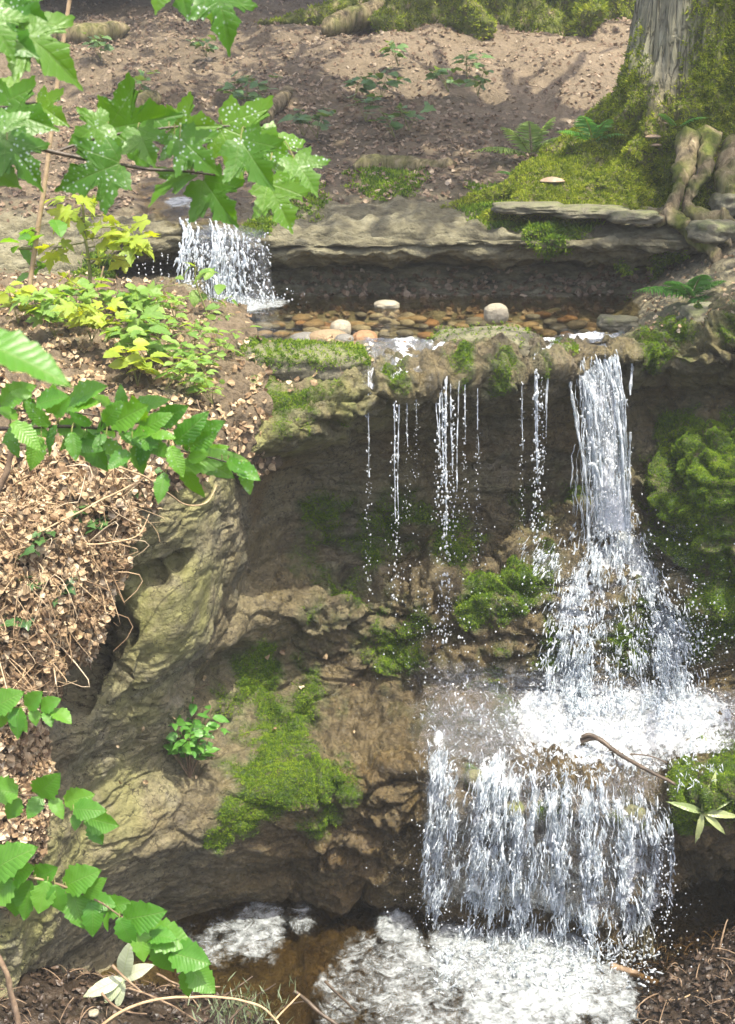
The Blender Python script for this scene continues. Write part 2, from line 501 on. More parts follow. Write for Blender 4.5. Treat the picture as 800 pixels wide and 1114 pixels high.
ST = [
 bankrows(-260) + [(-260, 520, 4.6), (-280, 560, 4.3), (-280, 610, 4.3), (-270, 650, 4.4), (-270, 690, 4.4), (-280, 730, 4.3), (-280, 770, 4.3),
   (-280, 810, 4.3), (-280, 850, 4.3), (-280, 890, 4.25), (-280, 930, 4.2), (-280, 970, 4.2), (-280, 1050, 4.2), (-280, 1100, 4.2), (-260, 1200, 3.8)],
 bankrows(0) + [(20, 530, 4.6), (-10, 590, 4.35), (0, 640, 4.4), (20, 670, 4.55), (25, 710, 4.6), (10, 750, 4.5), (0, 790, 4.4),
   (-5, 830, 4.4), (-5, 870, 4.35), (-5, 905, 4.3), (-8, 945, 4.25), (-8, 985, 4.25), (-10, 1045, 4.25), (-20, 1090, 4.25), (-30, 1200, 3.9)],
 bankrows(90) + [(100, 520, 4.75), (75, 590, 4.6), (82, 640, 4.65), (98, 668, 5.0), (100, 715, 5.05), (88, 765, 4.8), (74, 805, 4.65),
   (64, 845, 4.65), (54, 885, 4.6), (48, 920, 4.5), (42, 955, 4.5), (36, 990, 4.5), (28, 1045, 4.5), (15, 1085, 4.5), (0, 1190, 4.1)],
 bankrows(150) + [(158, 500, 4.98), (142, 560, 4.8), (150, 605, 4.85), (150, 640, 4.95), (150, 680, 4.9), (142, 720, 4.85), (132, 765, 4.9),
   (118, 812, 4.95), (108, 852, 4.95), (98, 900, 4.85), (90, 940, 4.8), (84, 980, 4.85), (74, 1030, 4.95), (62, 1065, 4.95), (40, 1180, 4.4)],
 bankrows(210) + [(216, 470, 5.38), (204, 530, 5.04), (220, 560, 5.1), (228, 585, 5.16), (224, 625, 5.12), (215, 680, 5.12), (205, 722, 5.15),
   (192, 772, 5.25), (182, 822, 5.3), (172, 868, 5.12), (158, 908, 5.0), (152, 945, 5.05), (142, 985, 5.2), (124, 1030, 5.3), (90, 1170, 4.6)],
 pool_rows(262) + [(263, 432, 5.80), (250, 494, 5.46), (260, 514, 5.6), (276, 528, 5.95), (282, 575, 6.1), (272, 628, 5.98), (256, 680, 5.72),
   (240, 735, 5.78), (236, 795, 5.7), (236, 840, 5.42), (226, 885, 5.22), (226, 925, 5.26), (220, 970, 5.48), (210, 1012, 5.6), (170, 1160, 4.75)],
 pool_rows(320) + [(320, 414, 6.0), (318, 464, 5.66), (322, 484, 5.78), (330, 500, 6.25), (338, 555, 6.4), (324, 612, 6.25), (312, 655, 5.95),
   (302, 722, 6.0), (302, 785, 5.88), (306, 825, 5.6), (300, 862, 5.38), (300, 912, 5.42), (298, 962, 5.7), (296, 1006, 5.75), (270, 1160, 4.75)],
 pool_rows(400) + [(400, 398, 6.12), (398, 432, 5.86), (400, 454, 5.97), (402, 480, 6.45), (402, 560, 6.55), (400, 622, 6.4), (400, 668, 6.15),
   (400, 732, 6.15), (400, 782, 5.92), (396, 815, 5.7), (390, 846, 5.48), (386, 910, 5.5), (382, 970, 5.75), (380, 1011, 5.7), (370, 1160, 4.75)],
 pool_rows(470) + [(470, 395, 6.15), (470, 414, 5.95), (470, 437, 6.02), (470, 467, 6.5), (470, 550, 6.65), (470, 612, 6.45), (470, 642, 6.12),
   (470, 740, 6.12), (470, 776, 5.95), (470, 808, 5.7), (466, 852, 5.43), (462, 918, 5.46), (458, 980, 5.62), (458, 1016, 5.6), (450, 1160, 4.75)],
 pool_rows(540) + [(540, 393, 6.25), (540, 410, 6.03), (540, 432, 6.1), (540, 462, 6.55), (540, 540, 6.7), (540, 602, 6.45), (540, 640, 6.1),
   (540, 738, 6.1), (540, 774, 5.98), (540, 812, 5.72), (538, 858, 5.42), (538, 922, 5.4), (536, 985, 5.48), (536, 1028, 5.5), (530, 1160, 4.7)],
 pool_rows(600) + [(600, 384, 6.4), (598, 398, 6.2), (600, 416, 6.28), (602, 448, 6.65), (602, 530, 6.72), (602, 585, 6.45), (604, 640, 6.15),
   (604, 735, 6.12), (602, 772, 6.0), (602, 814, 5.72), (602, 866, 5.4), (602, 935, 5.36), (602, 995, 5.44), (602, 1038, 5.45), (600, 1160, 4.7)],
 pool_rows(655) + [(655, 374, 6.58), (655, 386, 6.42), (655, 404, 6.47), (655, 438, 6.72), (655, 520, 6.74), (655, 572, 6.5), (655, 645, 6.2),
   (655, 725, 6.16), (655, 770, 6.05), (655, 816, 5.74), (655, 870, 5.4), (656, 938, 5.34), (657, 1000, 5.42), (657, 1040, 5.42), (660, 1160, 4.7)],
 [('z', 705, 8.9, .10), ('z', 705, 8.2, .05), ('z', 705, 7.6, .02), ('z', 705, 7.1, .03), (705, 352, 6.85)] +
   [(702, 368, 6.6), (702, 386, 6.45), (706, 404, 6.52), (708, 430, 6.85), (708, 500, 6.72), (712, 568, 6.5), (716, 640, 6.32),
   (716, 722, 6.22), (716, 765, 6.1), (718, 805, 5.82), (716, 868, 5.42), (718, 905, 5.5), (722, 985, 5.75), (722, 1048, 5.65), (730, 1160, 4.6)],
 [('z', 765, 8.7, .30), ('z', 765, 8.0, .27), ('z', 765, 7.5, .22), ('z', 765, 7.1, .15), (765, 340, 6.8)] +
   [(764, 365, 6.55), (764, 388, 6.44), (768, 402, 6.5), (768, 424, 6.74), (768, 458, 6.58), (772, 512, 6.12), (774, 600, 6.06),
   (774, 695, 6.16), (774, 752, 6.08), (776, 802, 5.86), (774, 848, 5.42), (770, 890, 5.46), (768, 985, 6.1), (768, 1055, 5.9), (790, 1160, 4.6)],
 [('z', 850, 8.5, .55), ('z', 850, 7.9, .48), ('z', 850, 7.4, .38), ('z', 850, 7.0, .28), (850, 318, 6.65)] +
   [(850, 350, 6.4), (850, 382, 6.3), (852, 400, 6.36), (852, 425, 6.55), (852, 462, 6.4), (855, 520, 6.02), (855, 605, 5.98),
   (855, 695, 6.1), (855, 745, 6.0), (855, 795, 5.8), (855, 838, 5.35), (852, 885, 5.4), (850, 985, 6.0), (850, 1055, 5.8), (860, 1160, 4.6)],
 [('z', 1080, 8.5, .85), ('z', 1080, 7.9, .75), ('z', 1080, 7.4, .6), ('z', 1080, 6.9, .45), (1080, 300, 6.4)] +
   [(1080, 340, 6.0), (1080, 378, 5.9), (1080, 400, 6.0), (1080, 425, 6.3), (1080, 470, 6.2), (1080, 530, 5.9), (1080, 610, 5.8),
   (1080, 695, 5.8), (1080, 745, 5.7), (1080, 795, 5.5), (1080, 838, 5.1), (1080, 885, 5.1), (1080, 985, 5.6), (1080, 1055, 5.5), (1080, 1160, 4.4)],
]
KEYS = np.array([[K(t) for t in s] for s in ST])
NR, NC = 640, 620
G = loft(KEYS, NR, NC)
rows = np.linspace(0, KEYS.shape[1] - 1, NR)[:, None] * np.ones((1, NC))     # key-row coordinate
cols = np.linspace(0, KEYS.shape[0] - 1, NC)[None] * np.ones((NR, 1))
nrm = -grid_normals(G)
flat = G.reshape(-1, 3)

MOSS_B = [(360, 580, 6.4, 52, .9), (395, 600, 6.4, 48, 1), (440, 575, 6.5, 45, .8), (500, 585, 6.5, 50, .7), (300, 765, 5.9, 75, 1), (250, 790, 5.75, 50, .8),
 (300, 850, 5.4, 55, 1.3), (275, 890, 5.25, 48, 1.2), (235, 905, 5.3, 30, .9), (360, 850, 5.5, 45, .8), (345, 880, 5.45, 40, .8), (545, 640, 6.15, 50, 1.0), (585, 700, 6.15, 55, .9), (520, 660, 6.1, 30, 1.2), (575, 620, 6.3, 40, .7),
 (778, 500, 6.3, 66, 1.6), (738, 470, 6.6, 36, 1.1), (765, 590, 6.2, 62, 1.2), (790, 640, 6.2, 70, 1.0), (745, 545, 6.45, 45, .8), (720, 620, 6.35, 45, .6), (740, 690, 6.25, 50, .6),
 (320, 392, 6.1, 60, .8), (310, 440, 5.75, 50, .45), (370, 430, 5.9, 30, .5), (400, 660, 6.2, 40, .8), (385, 630, 6.3, 40, 1), (420, 690, 6.15, 60, .6),
 (755, 878, 5.4, 45, 1.3), (810, 860, 5.4, 60, 1.3), (720, 365, 6.6, 40, .8), (745, 350, 6.6, 45, 1), (790, 350, 6.5, 40, .7), (700, 530, 6.65, 45, .5), (570, 560, 6.6, 50, .5), (640, 520, 6.7, 45, .4),
 (540, 402, 6.1, 26, .6), (495, 410, 6.0, 20, .6), (432, 408, 6.0, 22, .6), (590, 400, 6.2, 18, .6), (515, 395, 6.2, 22, .5), (690, 690, 6.2, 60, .7), (520, 845, 5.45, 20, .8), (600, 880, 5.4, 25, .5), (680, 890, 5.4, 30, .7), (480, 730, 6.1, 70, .35), (560, 745, 6.05, 50, .6), (350, 690, 6.0, 45, .5)]
moss = blobs(G, MOSS_B)
nz = fbm(flat * 3.1, 4).reshape(NR, NC); nz2 = fbm(flat * 9 + 5, 3).reshape(NR, NC)
moss = np.clip(moss * (1 + .8 * nz + .5 * nz2) + (moss > .02) * (.9 * nz + .7 * nz2 - .12), 0, 1)
algae_sunlit = np.clip(blobs(G, [(185, 655, 5.1, 85, 1.0), (160, 600, 4.9, 60, .6), (220, 560, 5.1, 50, .5), (110, 880, 4.9, 90, .7), (60, 950, 4.6, 80, .9), (330, 445, 5.75, 85, 1.0), (265, 480, 5.5, 70, 1.0), (215, 520, 5.1, 60, .9), (390, 435, 5.9, 50, .7),
   (400, 440, 5.95, 60, .5), (40, 1000, 4.5, 90, 1.0), (450, 520, 6.6, 80, .25), (720, 420, 6.7, 60, .3), (150, 780, 4.9, 70, .7), (790, 380, 6.4, 90, .6), (690, 395, 6.5, 50, .5)]), 0, 1)  # lip and buttress patches stand for sunlit paleness as well as growth
rust = np.clip(blobs(G, [(285, 530, 6.0, 60, .8), (420, 500, 6.5, 70, .6), (500, 520, 6.6, 80, .8), (590, 480, 6.7, 70, .7), (760, 430, 6.8, 70, .9), (330, 960, 5.5, 120, .45), (40, 850, 4.5, 50, 1), (30, 980, 4.3, 40, .9), (700, 960, 5.6, 60, .6), (160, 885, 5.2, 40, .6), (600, 740, 6.1, 70, .35)]), 0, 1)
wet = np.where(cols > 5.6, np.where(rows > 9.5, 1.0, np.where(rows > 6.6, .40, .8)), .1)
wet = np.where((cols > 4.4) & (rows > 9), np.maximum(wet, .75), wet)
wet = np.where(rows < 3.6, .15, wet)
wet = np.clip(wet + .25 * nz, 0, 1) + .5 * sstep(10.8, 11.8, rows) * sstep(5.6, 7.2, cols) + .45 * sstep(14.2, 14.8, rows) * sstep(4.5, 5.5, cols) + .3 * sstep(4.4, 4.8, rows) * sstep(7.0, 7.6, cols)  # wall rows under the shelf darkened past damp to suggest their shade

# relief
flow = blobs(G, [(650, 372, 6.6, 40, 1), (620, 365, 6.7, 40, 1), (440, 385, 6.3, 25, .6)])
amp = np.where(rows < 3.5, .22, 1.0)
amp = np.where((rows >= 3.5) & (rows < 4.4), .30, amp)
amp = amp * (1 - .75 * flow)
amp *= np.where((rows > 12) & (rows < 14.2) & (cols > 7), .8, 1)
warp = np.stack([fbm(flat * 1.4 + 3, 3), fbm(flat * 1.4 + 9, 3), fbm(flat * 1.4 + 15, 3)], 1) * .25
wp = flat + warp
big = fbm(wp * 1.7, 4).reshape(NR, NC)
rid = ridged(wp * 3.6, 3).reshape(NR, NC)
zz = flat[:, 2] + .10 * fbm(flat * 1.3 + 40, 3) + .12 * flat[:, 0] * .3
fr = zz * 8.5 + .6 * fbm(flat * 2.6 + 60, 3)
step = (np.abs((fr % 1) - .5) * 2).reshape(NR, NC)          # bedding: rounded courses with narrow grooves
bed = -sstep(.72, 1.0, step)
bedstr = sstep(-.15, .35, fbm(flat * .9 + 77, 2)).reshape(NR, NC)
fine = fbm(flat * 15, 4).reshape(NR, NC)
pit = ridged(flat * 8.5 + 30, 3).reshape(NR, NC)
lc0 = 1 - .85 * sstep(6.6, 5.4, cols) * sstep(4.2, 4.8, rows)
d = amp * (.10 * big + .055 * rid * lc0 + .075 * bed * bedstr * lc0 + .028 * fine + .030 * pit)
d += moss * (.010 + .022 * nz2 + .02 * fbm(flat * 22, 2).reshape(NR, NC))
lip = sstep(4.6, 5.0, rows) * sstep(6.6, 6.0, rows) * sstep(5.2, 6, cols)
d += lip * (.10 * fbm(flat * np.array([5, 5, 3]), 4) + .05 * ridged(flat * 11, 2)).reshape(NR, NC)
steep = np.abs(nrm[..., 2])
w1, w2, wc = worley((wp + .05 * np.stack([fbm(flat * 6 + k, 2) for k in (2, 8, 14)], 1)) * np.array([2.6, 2.6, 6.0]))
slab = np.clip(blobs(G, [(185, 650, 5.1, 75, 1.0), (215, 590, 5.1, 45, .8)]), 0, 1)
d += amp * (1 - .8 * slab) * (.085 * (wc - .5) - .05 * sstep(.16, .0, w2 - w1)).reshape(NR, NC)
w1, w2, wc = worley((wp + .03 * np.stack([fbm(flat * 11 + k, 2) for k in (2, 8, 14)], 1)) * np.array([7.5, 7.5, 15.0]))
d += amp * (1 - .75 * slab) * (.026 * (wc - .5) - .018 * sstep(.18, .0, w2 - w1)).reshape(NR, NC)
leftc = sstep(6.9, 5.6, cols) * sstep(4.2, 4.8, rows)
d = d * (1 - .68 * leftc) + leftc * amp * (.05 * fbm(flat * 2.6 + 90, 3) + .018 * fbm(flat * 9 + 95, 3)).reshape(NR, NC)
d *= (1 - .5 * slab) * (1 - .42 * sstep(6.4, 7.0, rows) * sstep(9.3, 8.7, rows) * sstep(4.6, 5.4, cols))
seam = np.clip(blobs(G, [(170, 622, 4.98, 18, 1), (195, 608, 5.05, 16, 1), (150, 632, 4.9, 18, 1)]), 0, 1); d -= .09 * seam
cave = blobs(G, [(95, 700, 4.95, 70, 1.0)]); d -= .16 * cave * (0.6 + nz)
gap = blobs(G, [(300, 742, 5.95, 45, .6), (245, 735, 5.7, 40, .7), (200, 730, 5.3, 30, .5)]); d -= .12 * gap
G2 = G + nrm * d[..., None]
CN = -grid_normals(G2)
rockmat = rock_material('sandstone')
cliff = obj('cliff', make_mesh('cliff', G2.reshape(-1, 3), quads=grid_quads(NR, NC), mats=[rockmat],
    attrs=dict(moss=moss.ravel(), algae_sunlit=algae_sunlit.ravel(), rust=rust.ravel(), wet=wet.ravel())), kind='structure', label='tan sandstone amphitheatre the water falls over', )
mossmat = moss_material('moss_leaves')
ROCKLIT = np.where((rows > 4.1) & (rows < 5.3), 1.0, 0) * np.where(cols < 7.2, 1.0, .12) * np.where(cols > 4.6, 1, 0) + .06 * ((rows > 11.7) & (rows < 14) & (cols < 7)) + .5 * ((rows > 0) & (rows < 5) & (cols > 11.9))
acc = Acc()
p, n, m = sample_grid(G2, CN, moss ** 1.6, 150000, .22)
keep = rng.random(len(p)) < .15 + .85 * m
p, n = p[keep], n[keep]
add_moss(acc, p, n, .0058 + .0055 * rng.random(len(p)))
obj('cliff_moss', acc.mesh('cliff_moss', [mossmat]), kind='stuff', label='green moss cushions growing over the wet rock face')

# ------------------------------------------------------------------ HILLSIDE with the ledge over the upper pool
def brow(px, rec, led, top):   # station of the background
    return [('z', px, 7.75, -.16), (px, 317, 8.12 if rec else 8.0), (px, 284, 8.28 if rec else 8.05), (px, 284, 8.0), (px, led, 7.82), (px, led - 18, 7.92)] + top
def topr(px, a=(222, 8.5), b=(196, 9.05)):
    return [(px, a[0], a[1]), (px, b[0], b[1]), (px, 160, 9.9), (px, 118, 10.9), (px, 72, 12.2), (px, 34, 13.6), (px, 6, 15.2), (px, -60, 18.5), (px, -180, 24), (px, -420, 36)]
HS = [
 [(-500, 420, 6.2), (-500, 390, 6.6), (-500, 360, 7.0), (-500, 330, 7.3), (-500, 300, 7.6), (-500, 270, 7.9)] + topr(-500, (235, 8.4), (200, 9.0)),
 [(-120, 385, 6.6), (-120, 370, 6.8), (-120, 350, 7.0), (-120, 330, 7.2), (-120, 305, 7.5), (-120, 275, 7.8)] + topr(-120, (240, 8.3), (205, 9.0)),
 [(40, 360, 6.9), (40, 350, 7.1), (40, 340, 7.2), (40, 322, 7.4), (40, 300, 7.6), (40, 272, 7.9)] + topr(40, (240, 8.4), (205, 9.0)),
 [(105, 345, 7.2), (105, 330, 7.5), (105, 310, 7.7), (105, 298, 7.7), (105, 280, 7.75), (105, 262, 7.95)] + topr(105, (238, 8.4), (205, 9.0)),
 [(150, 335, 7.6), (150, 318, 8.15), (150, 288, 8.25), (150, 280, 7.95), (150, 266, 7.85), (150, 251, 7.95)] + topr(150, (236, 8.5), (212, 9.0)),
 [(205, 335, 7.7), (205, 320, 8.1), (205, 290, 8.15), (205, 275, 8.0), (205, 258, 7.9), (205, 248, 8.0)] + topr(205, (240, 8.5), (214, 9.0)),
 [(255, 335, 7.7), (255, 320, 8.1), (255, 290, 8.15), (255, 275, 8.0), (255, 258, 7.9), (255, 248, 8.0)] + topr(255, (238, 8.5), (206, 9.0)),
 brow(310, 1, 272, topr(310, (232, 8.45))),
 brow(400, 1, 272, topr(400)), brow(500, 1, 268, topr(500)), brow(600, 1, 266, topr(600)), brow(680, 1, 268, topr(680)),
 [(740, 322, 7.6), (740, 310, 7.9), (740, 288, 8.15), (740, 280, 7.95), (740, 268, 7.8), (740, 248, 7.9)] + topr(740),
 [(800, 300, 7.4), (800, 290, 7.7), (800, 276, 7.9), (800, 270, 7.85), (800, 260, 7.75), (800, 240, 7.85)] + topr(800),
 [(900, 280, 7.2), (900, 270, 7.4), (900, 262, 7.5), (900, 255, 7.6), (900, 245, 7.65), (900, 230, 7.85)] + topr(900),
 [(1300, 280, 6.6), (1300, 270, 6.8), (1300, 260, 7.0), (1300, 250, 7.2), (1300, 240, 7.4), (1300, 225, 7.7)] + topr(1300),
]
HK = np.array([[K(t) for t in s] for s in HS])
HR, HC = 420, 420
H = loft(HK, HR, HC)
hrows = np.linspace(0, HK.shape[1] - 1, HR)[:, None] * np.ones((1, HC))
hn = grid_normals(H); hf = H.reshape(-1, 3)
rockpart = sstep(7.0, 5.6, hrows)
hz = fbm(hf * 1.2, 4).reshape(HR, HC); hz2 = fbm(hf * np.array([3, 3, 12.]), 4).reshape(HR, HC); hz3 = fbm(hf * 7, 4).reshape(HR, HC)
hfr = hf[:, 2] * 13 + .5 * fbm(hf * 2 + 5, 3)
hbed = -sstep(.6, 1, np.abs((hfr % 1) - .5) * 2).reshape(HR, HC)
lowamp = sstep(0, 1.2, hrows)
dd = lowamp * (rockpart * (.09 * hz2 + .06 * hz3 + .085 * hbed + .03 * fbm(hf * np.array([16, 16, 30.]), 3).reshape(HR, HC)) + (1 - rockpart) * (.10 * hz + .035 * hz3)) + (hrows > 9) * .12 * hz
H2 = H + hn * dd[..., None]
HN = grid_normals(H2)
hmoss = np.clip(blobs(H2, [(600, 225, 8.1, 50, .9), (550, 212, 8.4, 50, .9), (420, 180, 9.0, 50, .4),
    (320, 215, 8.6, 40, .5), (110, 300, 7.7, 30, .7), (280, 240, 8.0, 20, .6), (730, 300, 7.9, 30, .7), (680, 315, 7.8, 30, .6)]) * (.6 + 1.6 * hz3), 0, 1)
pathm = np.clip(blobs(H2, [(470, 45, 13.2, 110, .7), (560, 75, 12.2, 120, .75), (640, 50, 13, 110, .8), (390, 45, 13.3, 100, .5), (640, 90, 11.8, 80, .6), (300, 40, 13.3, 90, .3)]) * (.75 + .9 * hz + .5 * hz3), 0, 1)
def ground_material():
    g = N('forest_soil')
    n1 = g.noise(1.6, 6, .6); n2 = g.noise(24, 6, .7)
    soil = g.ramp(g.math('ADD', g.math('MULTIPLY', n1, .5), g.math('MULTIPLY', n2, .5)), [(.35, (.055, .041, .024)), (.5, (.130, .098, .060)), (.66, (.23, .178, .115))])
    soil = g.mix(g.attr('path'), soil, g.ramp(n2, [(.3, (.16, .122, .078)), (.7, (.26, .20, .135))]))
    rk = g.ramp(g.noise(7, 6, .65, g.pos((1, 1, 3))), [(.3, (.05, .044, .026)), (.5, (.175, .16, .095)), (.7, (.31, .29, .19))])
    c = g.mix(g.attr('rock'), soil, rk)
    c = g.mix(g.math('MULTIPLY', g.attr('wet'), .7), c, g.mix(1, c, (.4, .36, .3), 'MULTIPLY'))
    mo = g.math('MULTIPLY', g.attr('moss'), g.sm(g.noise(9, 5, .6), .3, .5))
    c = g.mix(mo, c, g.ramp(n2, [(.3, (.045, .065, .015)), (.7, (.13, .16, .035))]))
    nb = g.bump(g.math('ADD', n2, g.noise(9, 5, .65)), .8, .06)
    return g.done(g.pr(c, g.math('SUBTRACT', .9, g.math('MULTIPLY', g.attr('wet'), .5)), .4, nb))
soilmat = ground_material()
hwet = np.clip(blobs(H2, [(240, 290, 8.0, 70, 1), (150, 290, 8.1, 60, 1), (230, 230, 8.5, 60, 1), (180, 210, 9, 50, .9), (450, 300, 8.4, 200, .35), (600, 300, 8.4, 120, .35)]), 0, 1)
obj('hillside', make_mesh('hillside', H2.reshape(-1, 3), quads=grid_quads(HR, HC)[:, ::-1], mats=[soilmat],
    attrs=dict(moss=hmoss.ravel(), path=pathm.ravel(), rock=rockpart.ravel(), wet=hwet.ravel())), kind='structure')
acc = Acc(); p, n, m = sample_grid(H2, HN, hmoss, 9000, .1); add_moss(acc, p, n, .030)
obj('ledge_moss', acc.mesh('ledge_moss', [mossmat]), kind='stuff')

littermat = simple_noise_mat('dead_leaves', [(.15, (.075, .042, .024)), (.45, (.18, .122, .075)), (.7, (.31, .235, .16)), (.95, (.46, .40, .31))], 8, .4, .01, .7, rnd=True, trans=.2)
acc = Acc()
lm = np.where(hrows > 6.1, 1.0, 0) * (1 - .6 * pathm) * (1 - .8 * hwet) * np.clip(.55 + 1.3 * hz, .05, 1.3) * (hrows < 13.2)
p, n, m = sample_grid(H2, HN, lm, 34000, .02)
scatter_litter(acc, p, n, .042)
p, n, m = sample_grid(H2, HN, np.where((hrows > 6.0) & (hrows < 8.6), 1.0, 0) * (1 - hwet), 6000, .02)
scatter_litter(acc, p, n, .035)
p, n, m = sample_grid(H2, HN, np.where((hrows < 1.6) & (hrows > .3), 1.0, 0) * (1 - .9 * np.clip(blobs(H2, [(230, 310, 8.0, 110, 1)]), 0, 1)), 2500, .02)
scatter_litter(acc, p, n, .04)
obj('leaf_litter', acc.mesh('leaf_litter', [littermat], smooth=False), kind='stuff', label='brown fallen leaves lying over the slope behind the pool')

# ------------------------------------------------------------------ LEFT BANK
BS = [
 [(-400, 330, 7.4), (-400, 370, 6.6), (-400, 420, 5.7), (-400, 470, 5.0), (-400, 520, 4.6), (-400, 570, 4.3), (-400, 650, 4.15), (-400, 740, 4.1), (-400, 880, 4.1), (-400, 1000, 4.1)],
 [(-60, 318, 7.4), (-60, 350, 6.6), (-60, 395, 5.8), (-60, 440, 5.2), (-60, 500, 4.75), (-60, 560, 4.42), (-60, 640, 4.25), (-60, 730, 4.2), (-60, 860, 4.22), (-60, 980, 4.22)],
 [(30, 315, 7.4), (30, 345, 6.7), (30, 390, 5.9), (30, 440, 5.3), (25, 500, 4.82), (20, 555, 4.5), (14, 640, 4.32), (10, 735, 4.3), (6, 850, 4.32), (0, 960, 4.35)],
 [(110, 315, 7.4), (110, 345, 6.75), (105, 390, 6.0), (100, 440, 5.4), (92, 495, 4.95), (80, 540, 4.62), (58, 610, 4.48), (38, 690, 4.46), (16, 760, 4.5), (0, 840, 4.6)],
 [(165, 318, 7.4), (165, 345, 6.8), (160, 388, 6.1), (155, 435, 5.55), (150, 485, 5.1), (135, 522, 4.86), (112, 565, 4.70), (90, 620, 4.62), (66, 670, 4.66), (40, 720, 4.85)],
 [(215, 338, 7.2), (212, 355, 6.8), (212, 388, 6.2), (212, 425, 5.75), (212, 465, 5.35), (196, 488, 5.14), (172, 500, 5.06), (156, 515, 5.06), (145, 535, 5.15), (135, 560, 5.25)],
 [(245, 345, 7.0), (250, 358, 6.75), (258, 385, 6.28), (262, 412, 5.95), (258, 440, 5.72), (250, 460, 5.55), (246, 475, 5.48), (250, 486, 5.52), (254, 495, 5.6), (258, 505, 5.7)],
 [(262, 352, 6.95), (268, 362, 6.75), (280, 386, 6.38), (290, 412, 6.05), (285, 432, 5.85), (278, 445, 5.75), (276, 455, 5.78), (280, 465, 5.85), (284, 475, 5.95), (288, 485, 6.05)],
]
BK = np.array([[K(t) for t in s] for s in BS])
BR, BC = 260, 260
B = loft(BK, BR, BC); brow_ = np.linspace(0, 9, BR)[:, None] * np.ones((1, BC)); bcol = np.linspace(0, 7, BC)[None] * np.ones((BR, 1))
bn = -grid_normals(B); bf = B.reshape(-1, 3)
bd = (.08 * fbm(bf * 2.2 + 3, 4) + .07 * ridged(bf * 5, 3) + .02 * fbm(bf * 14, 3)).reshape(BR, BC) + .03
B2 = B + bn * (bd * np.where(brow_ > 4.6, 1.5, 1))[..., None]
BN = -grid_normals(B2)
zer = np.zeros(BR * BC)
obj('bank', make_mesh('bank', B2.reshape(-1, 3), quads=grid_quads(BR, BC), mats=[soilmat], attrs=dict(moss=zer, path=zer, rock=zer, wet=zer)), kind='structure')
strawmat = simple_noise_mat('dry_sunlit_litter', [(.15, (.08, .048, .026)), (.4, (.25, .165, .09)), (.65, (.46, .34, .20)), (.9, (.66, .57, .42))], 8, .4, .01, .65, rnd=True, trans=.25)  # litter colours raised for an overexposed sunlit look
acc = Acc()
bm_ = np.where(brow_ > 4.2, 1.5, .5) * np.where(bcol > 5.2, .25, 1) * np.where(brow_ < 2, .6, 1)
p, n, m = sample_grid(B2, BN, bm_, 20000); scatter_litter(acc, p, n, .034)
p, n, m = sample_grid(B2, BN, np.where((brow_ > 4.4) & (brow_ < 8.6) & (bcol < 4.4), 1.0, 0), 15000)
d_ = np.array([0, -.25, -1.0]) + .55 * rand_unit(len(p)); add_leaves(acc, litter_tpl, p + n * .03 * rng.random((len(p), 1)), d_, n + .8 * rand_unit(len(p)), .030 * (.35 + rng.random(len(p))))
p, n, m = sample_grid(G2, CN, ROCKLIT, 900, .01); scatter_litter(acc, p, n, .028)
obj('bank_litter', acc.mesh('bank_litter', [strawmat], smooth=False), kind='stuff', label='dry sunlit dead leaves heaped on the left bank')
# fine dead stalks hanging over the bank front
p, n, m = sample_grid(B2, BN, np.where((brow_ > 4.3) & (brow_ < 7.0) & (bcol < 4.0) & (bcol > .6), 1.0, 0), 480)
ps = []; rs = []
for a, b in zip(p, n):
    L = .05 + .13 * rng.random(); dr = unit(np.array([rng.normal() * .5, -.15, -1.0])); sd = rng.normal(size=3) * .05
    t = np.linspace(0, 1, 6)[:, None]
    ps.append(a + b * .02 + dr * L * t + sd * np.sin(t * 3.1) + b * .06 * np.sin(t * 2.5)); rs.append(np.linspace(.0022, .0008, 6) * (.6 + rng.random()))
V, q, t = tubes(ps, rs, 4, False)
obj('dead_stalks', make_mesh('dead_stalks', V, q, None, [strawmat], attrs={'rnd': np.repeat(rng.random(480), 24)}), kind='stuff')

ps = []; rs = []
for g_, n_, mk, cnt, sc in ((H2, HN, np.where((hrows > 6.3) & (hrows < 12.5), 1.0, 0), 420, 1.0), (B2, BN, np.where((brow_ > .5) & (bcol < 6.5), 1.0, 0), 160, .6), (G2, CN, ROCKLIT, 90, .5)):
    p, n, m = sample_grid(g_, n_, mk, cnt, .01)
    for a, b in zip(p, n):
        d_ = unit(np.cross(b, rand_unit(1)[0]) + .12 * b * rng.normal()); L = (.06 + .38 * rng.random() ** 2) * sc; t = np.linspace(-1, 1, 8)[:, None]
        ps.append(a + b * .012 + d_ * L * .5 * t + np.cross(b, d_) * .08 * L * np.sin(2.2 * t + rng.random() * 3) + .02 * L * rng.normal(size=(8, 3))); rs.append(np.linspace(1, .5, 8) * (.002 + .006 * rng.random() ** 2) * (sc + .2))
V, q, t = tubes(ps, rs, 6); obj('fallen_twigs', make_mesh('fallen_twigs', V, q, t, [simple_noise_mat('fallen_twig', [(.3, (.06, .042, .026)), (.55, (.17, .12, .075)), (.75, (.30, .23, .15))], 14, .6, .006)], attrs={'rnd': np.zeros(len(V))}), kind='stuff')

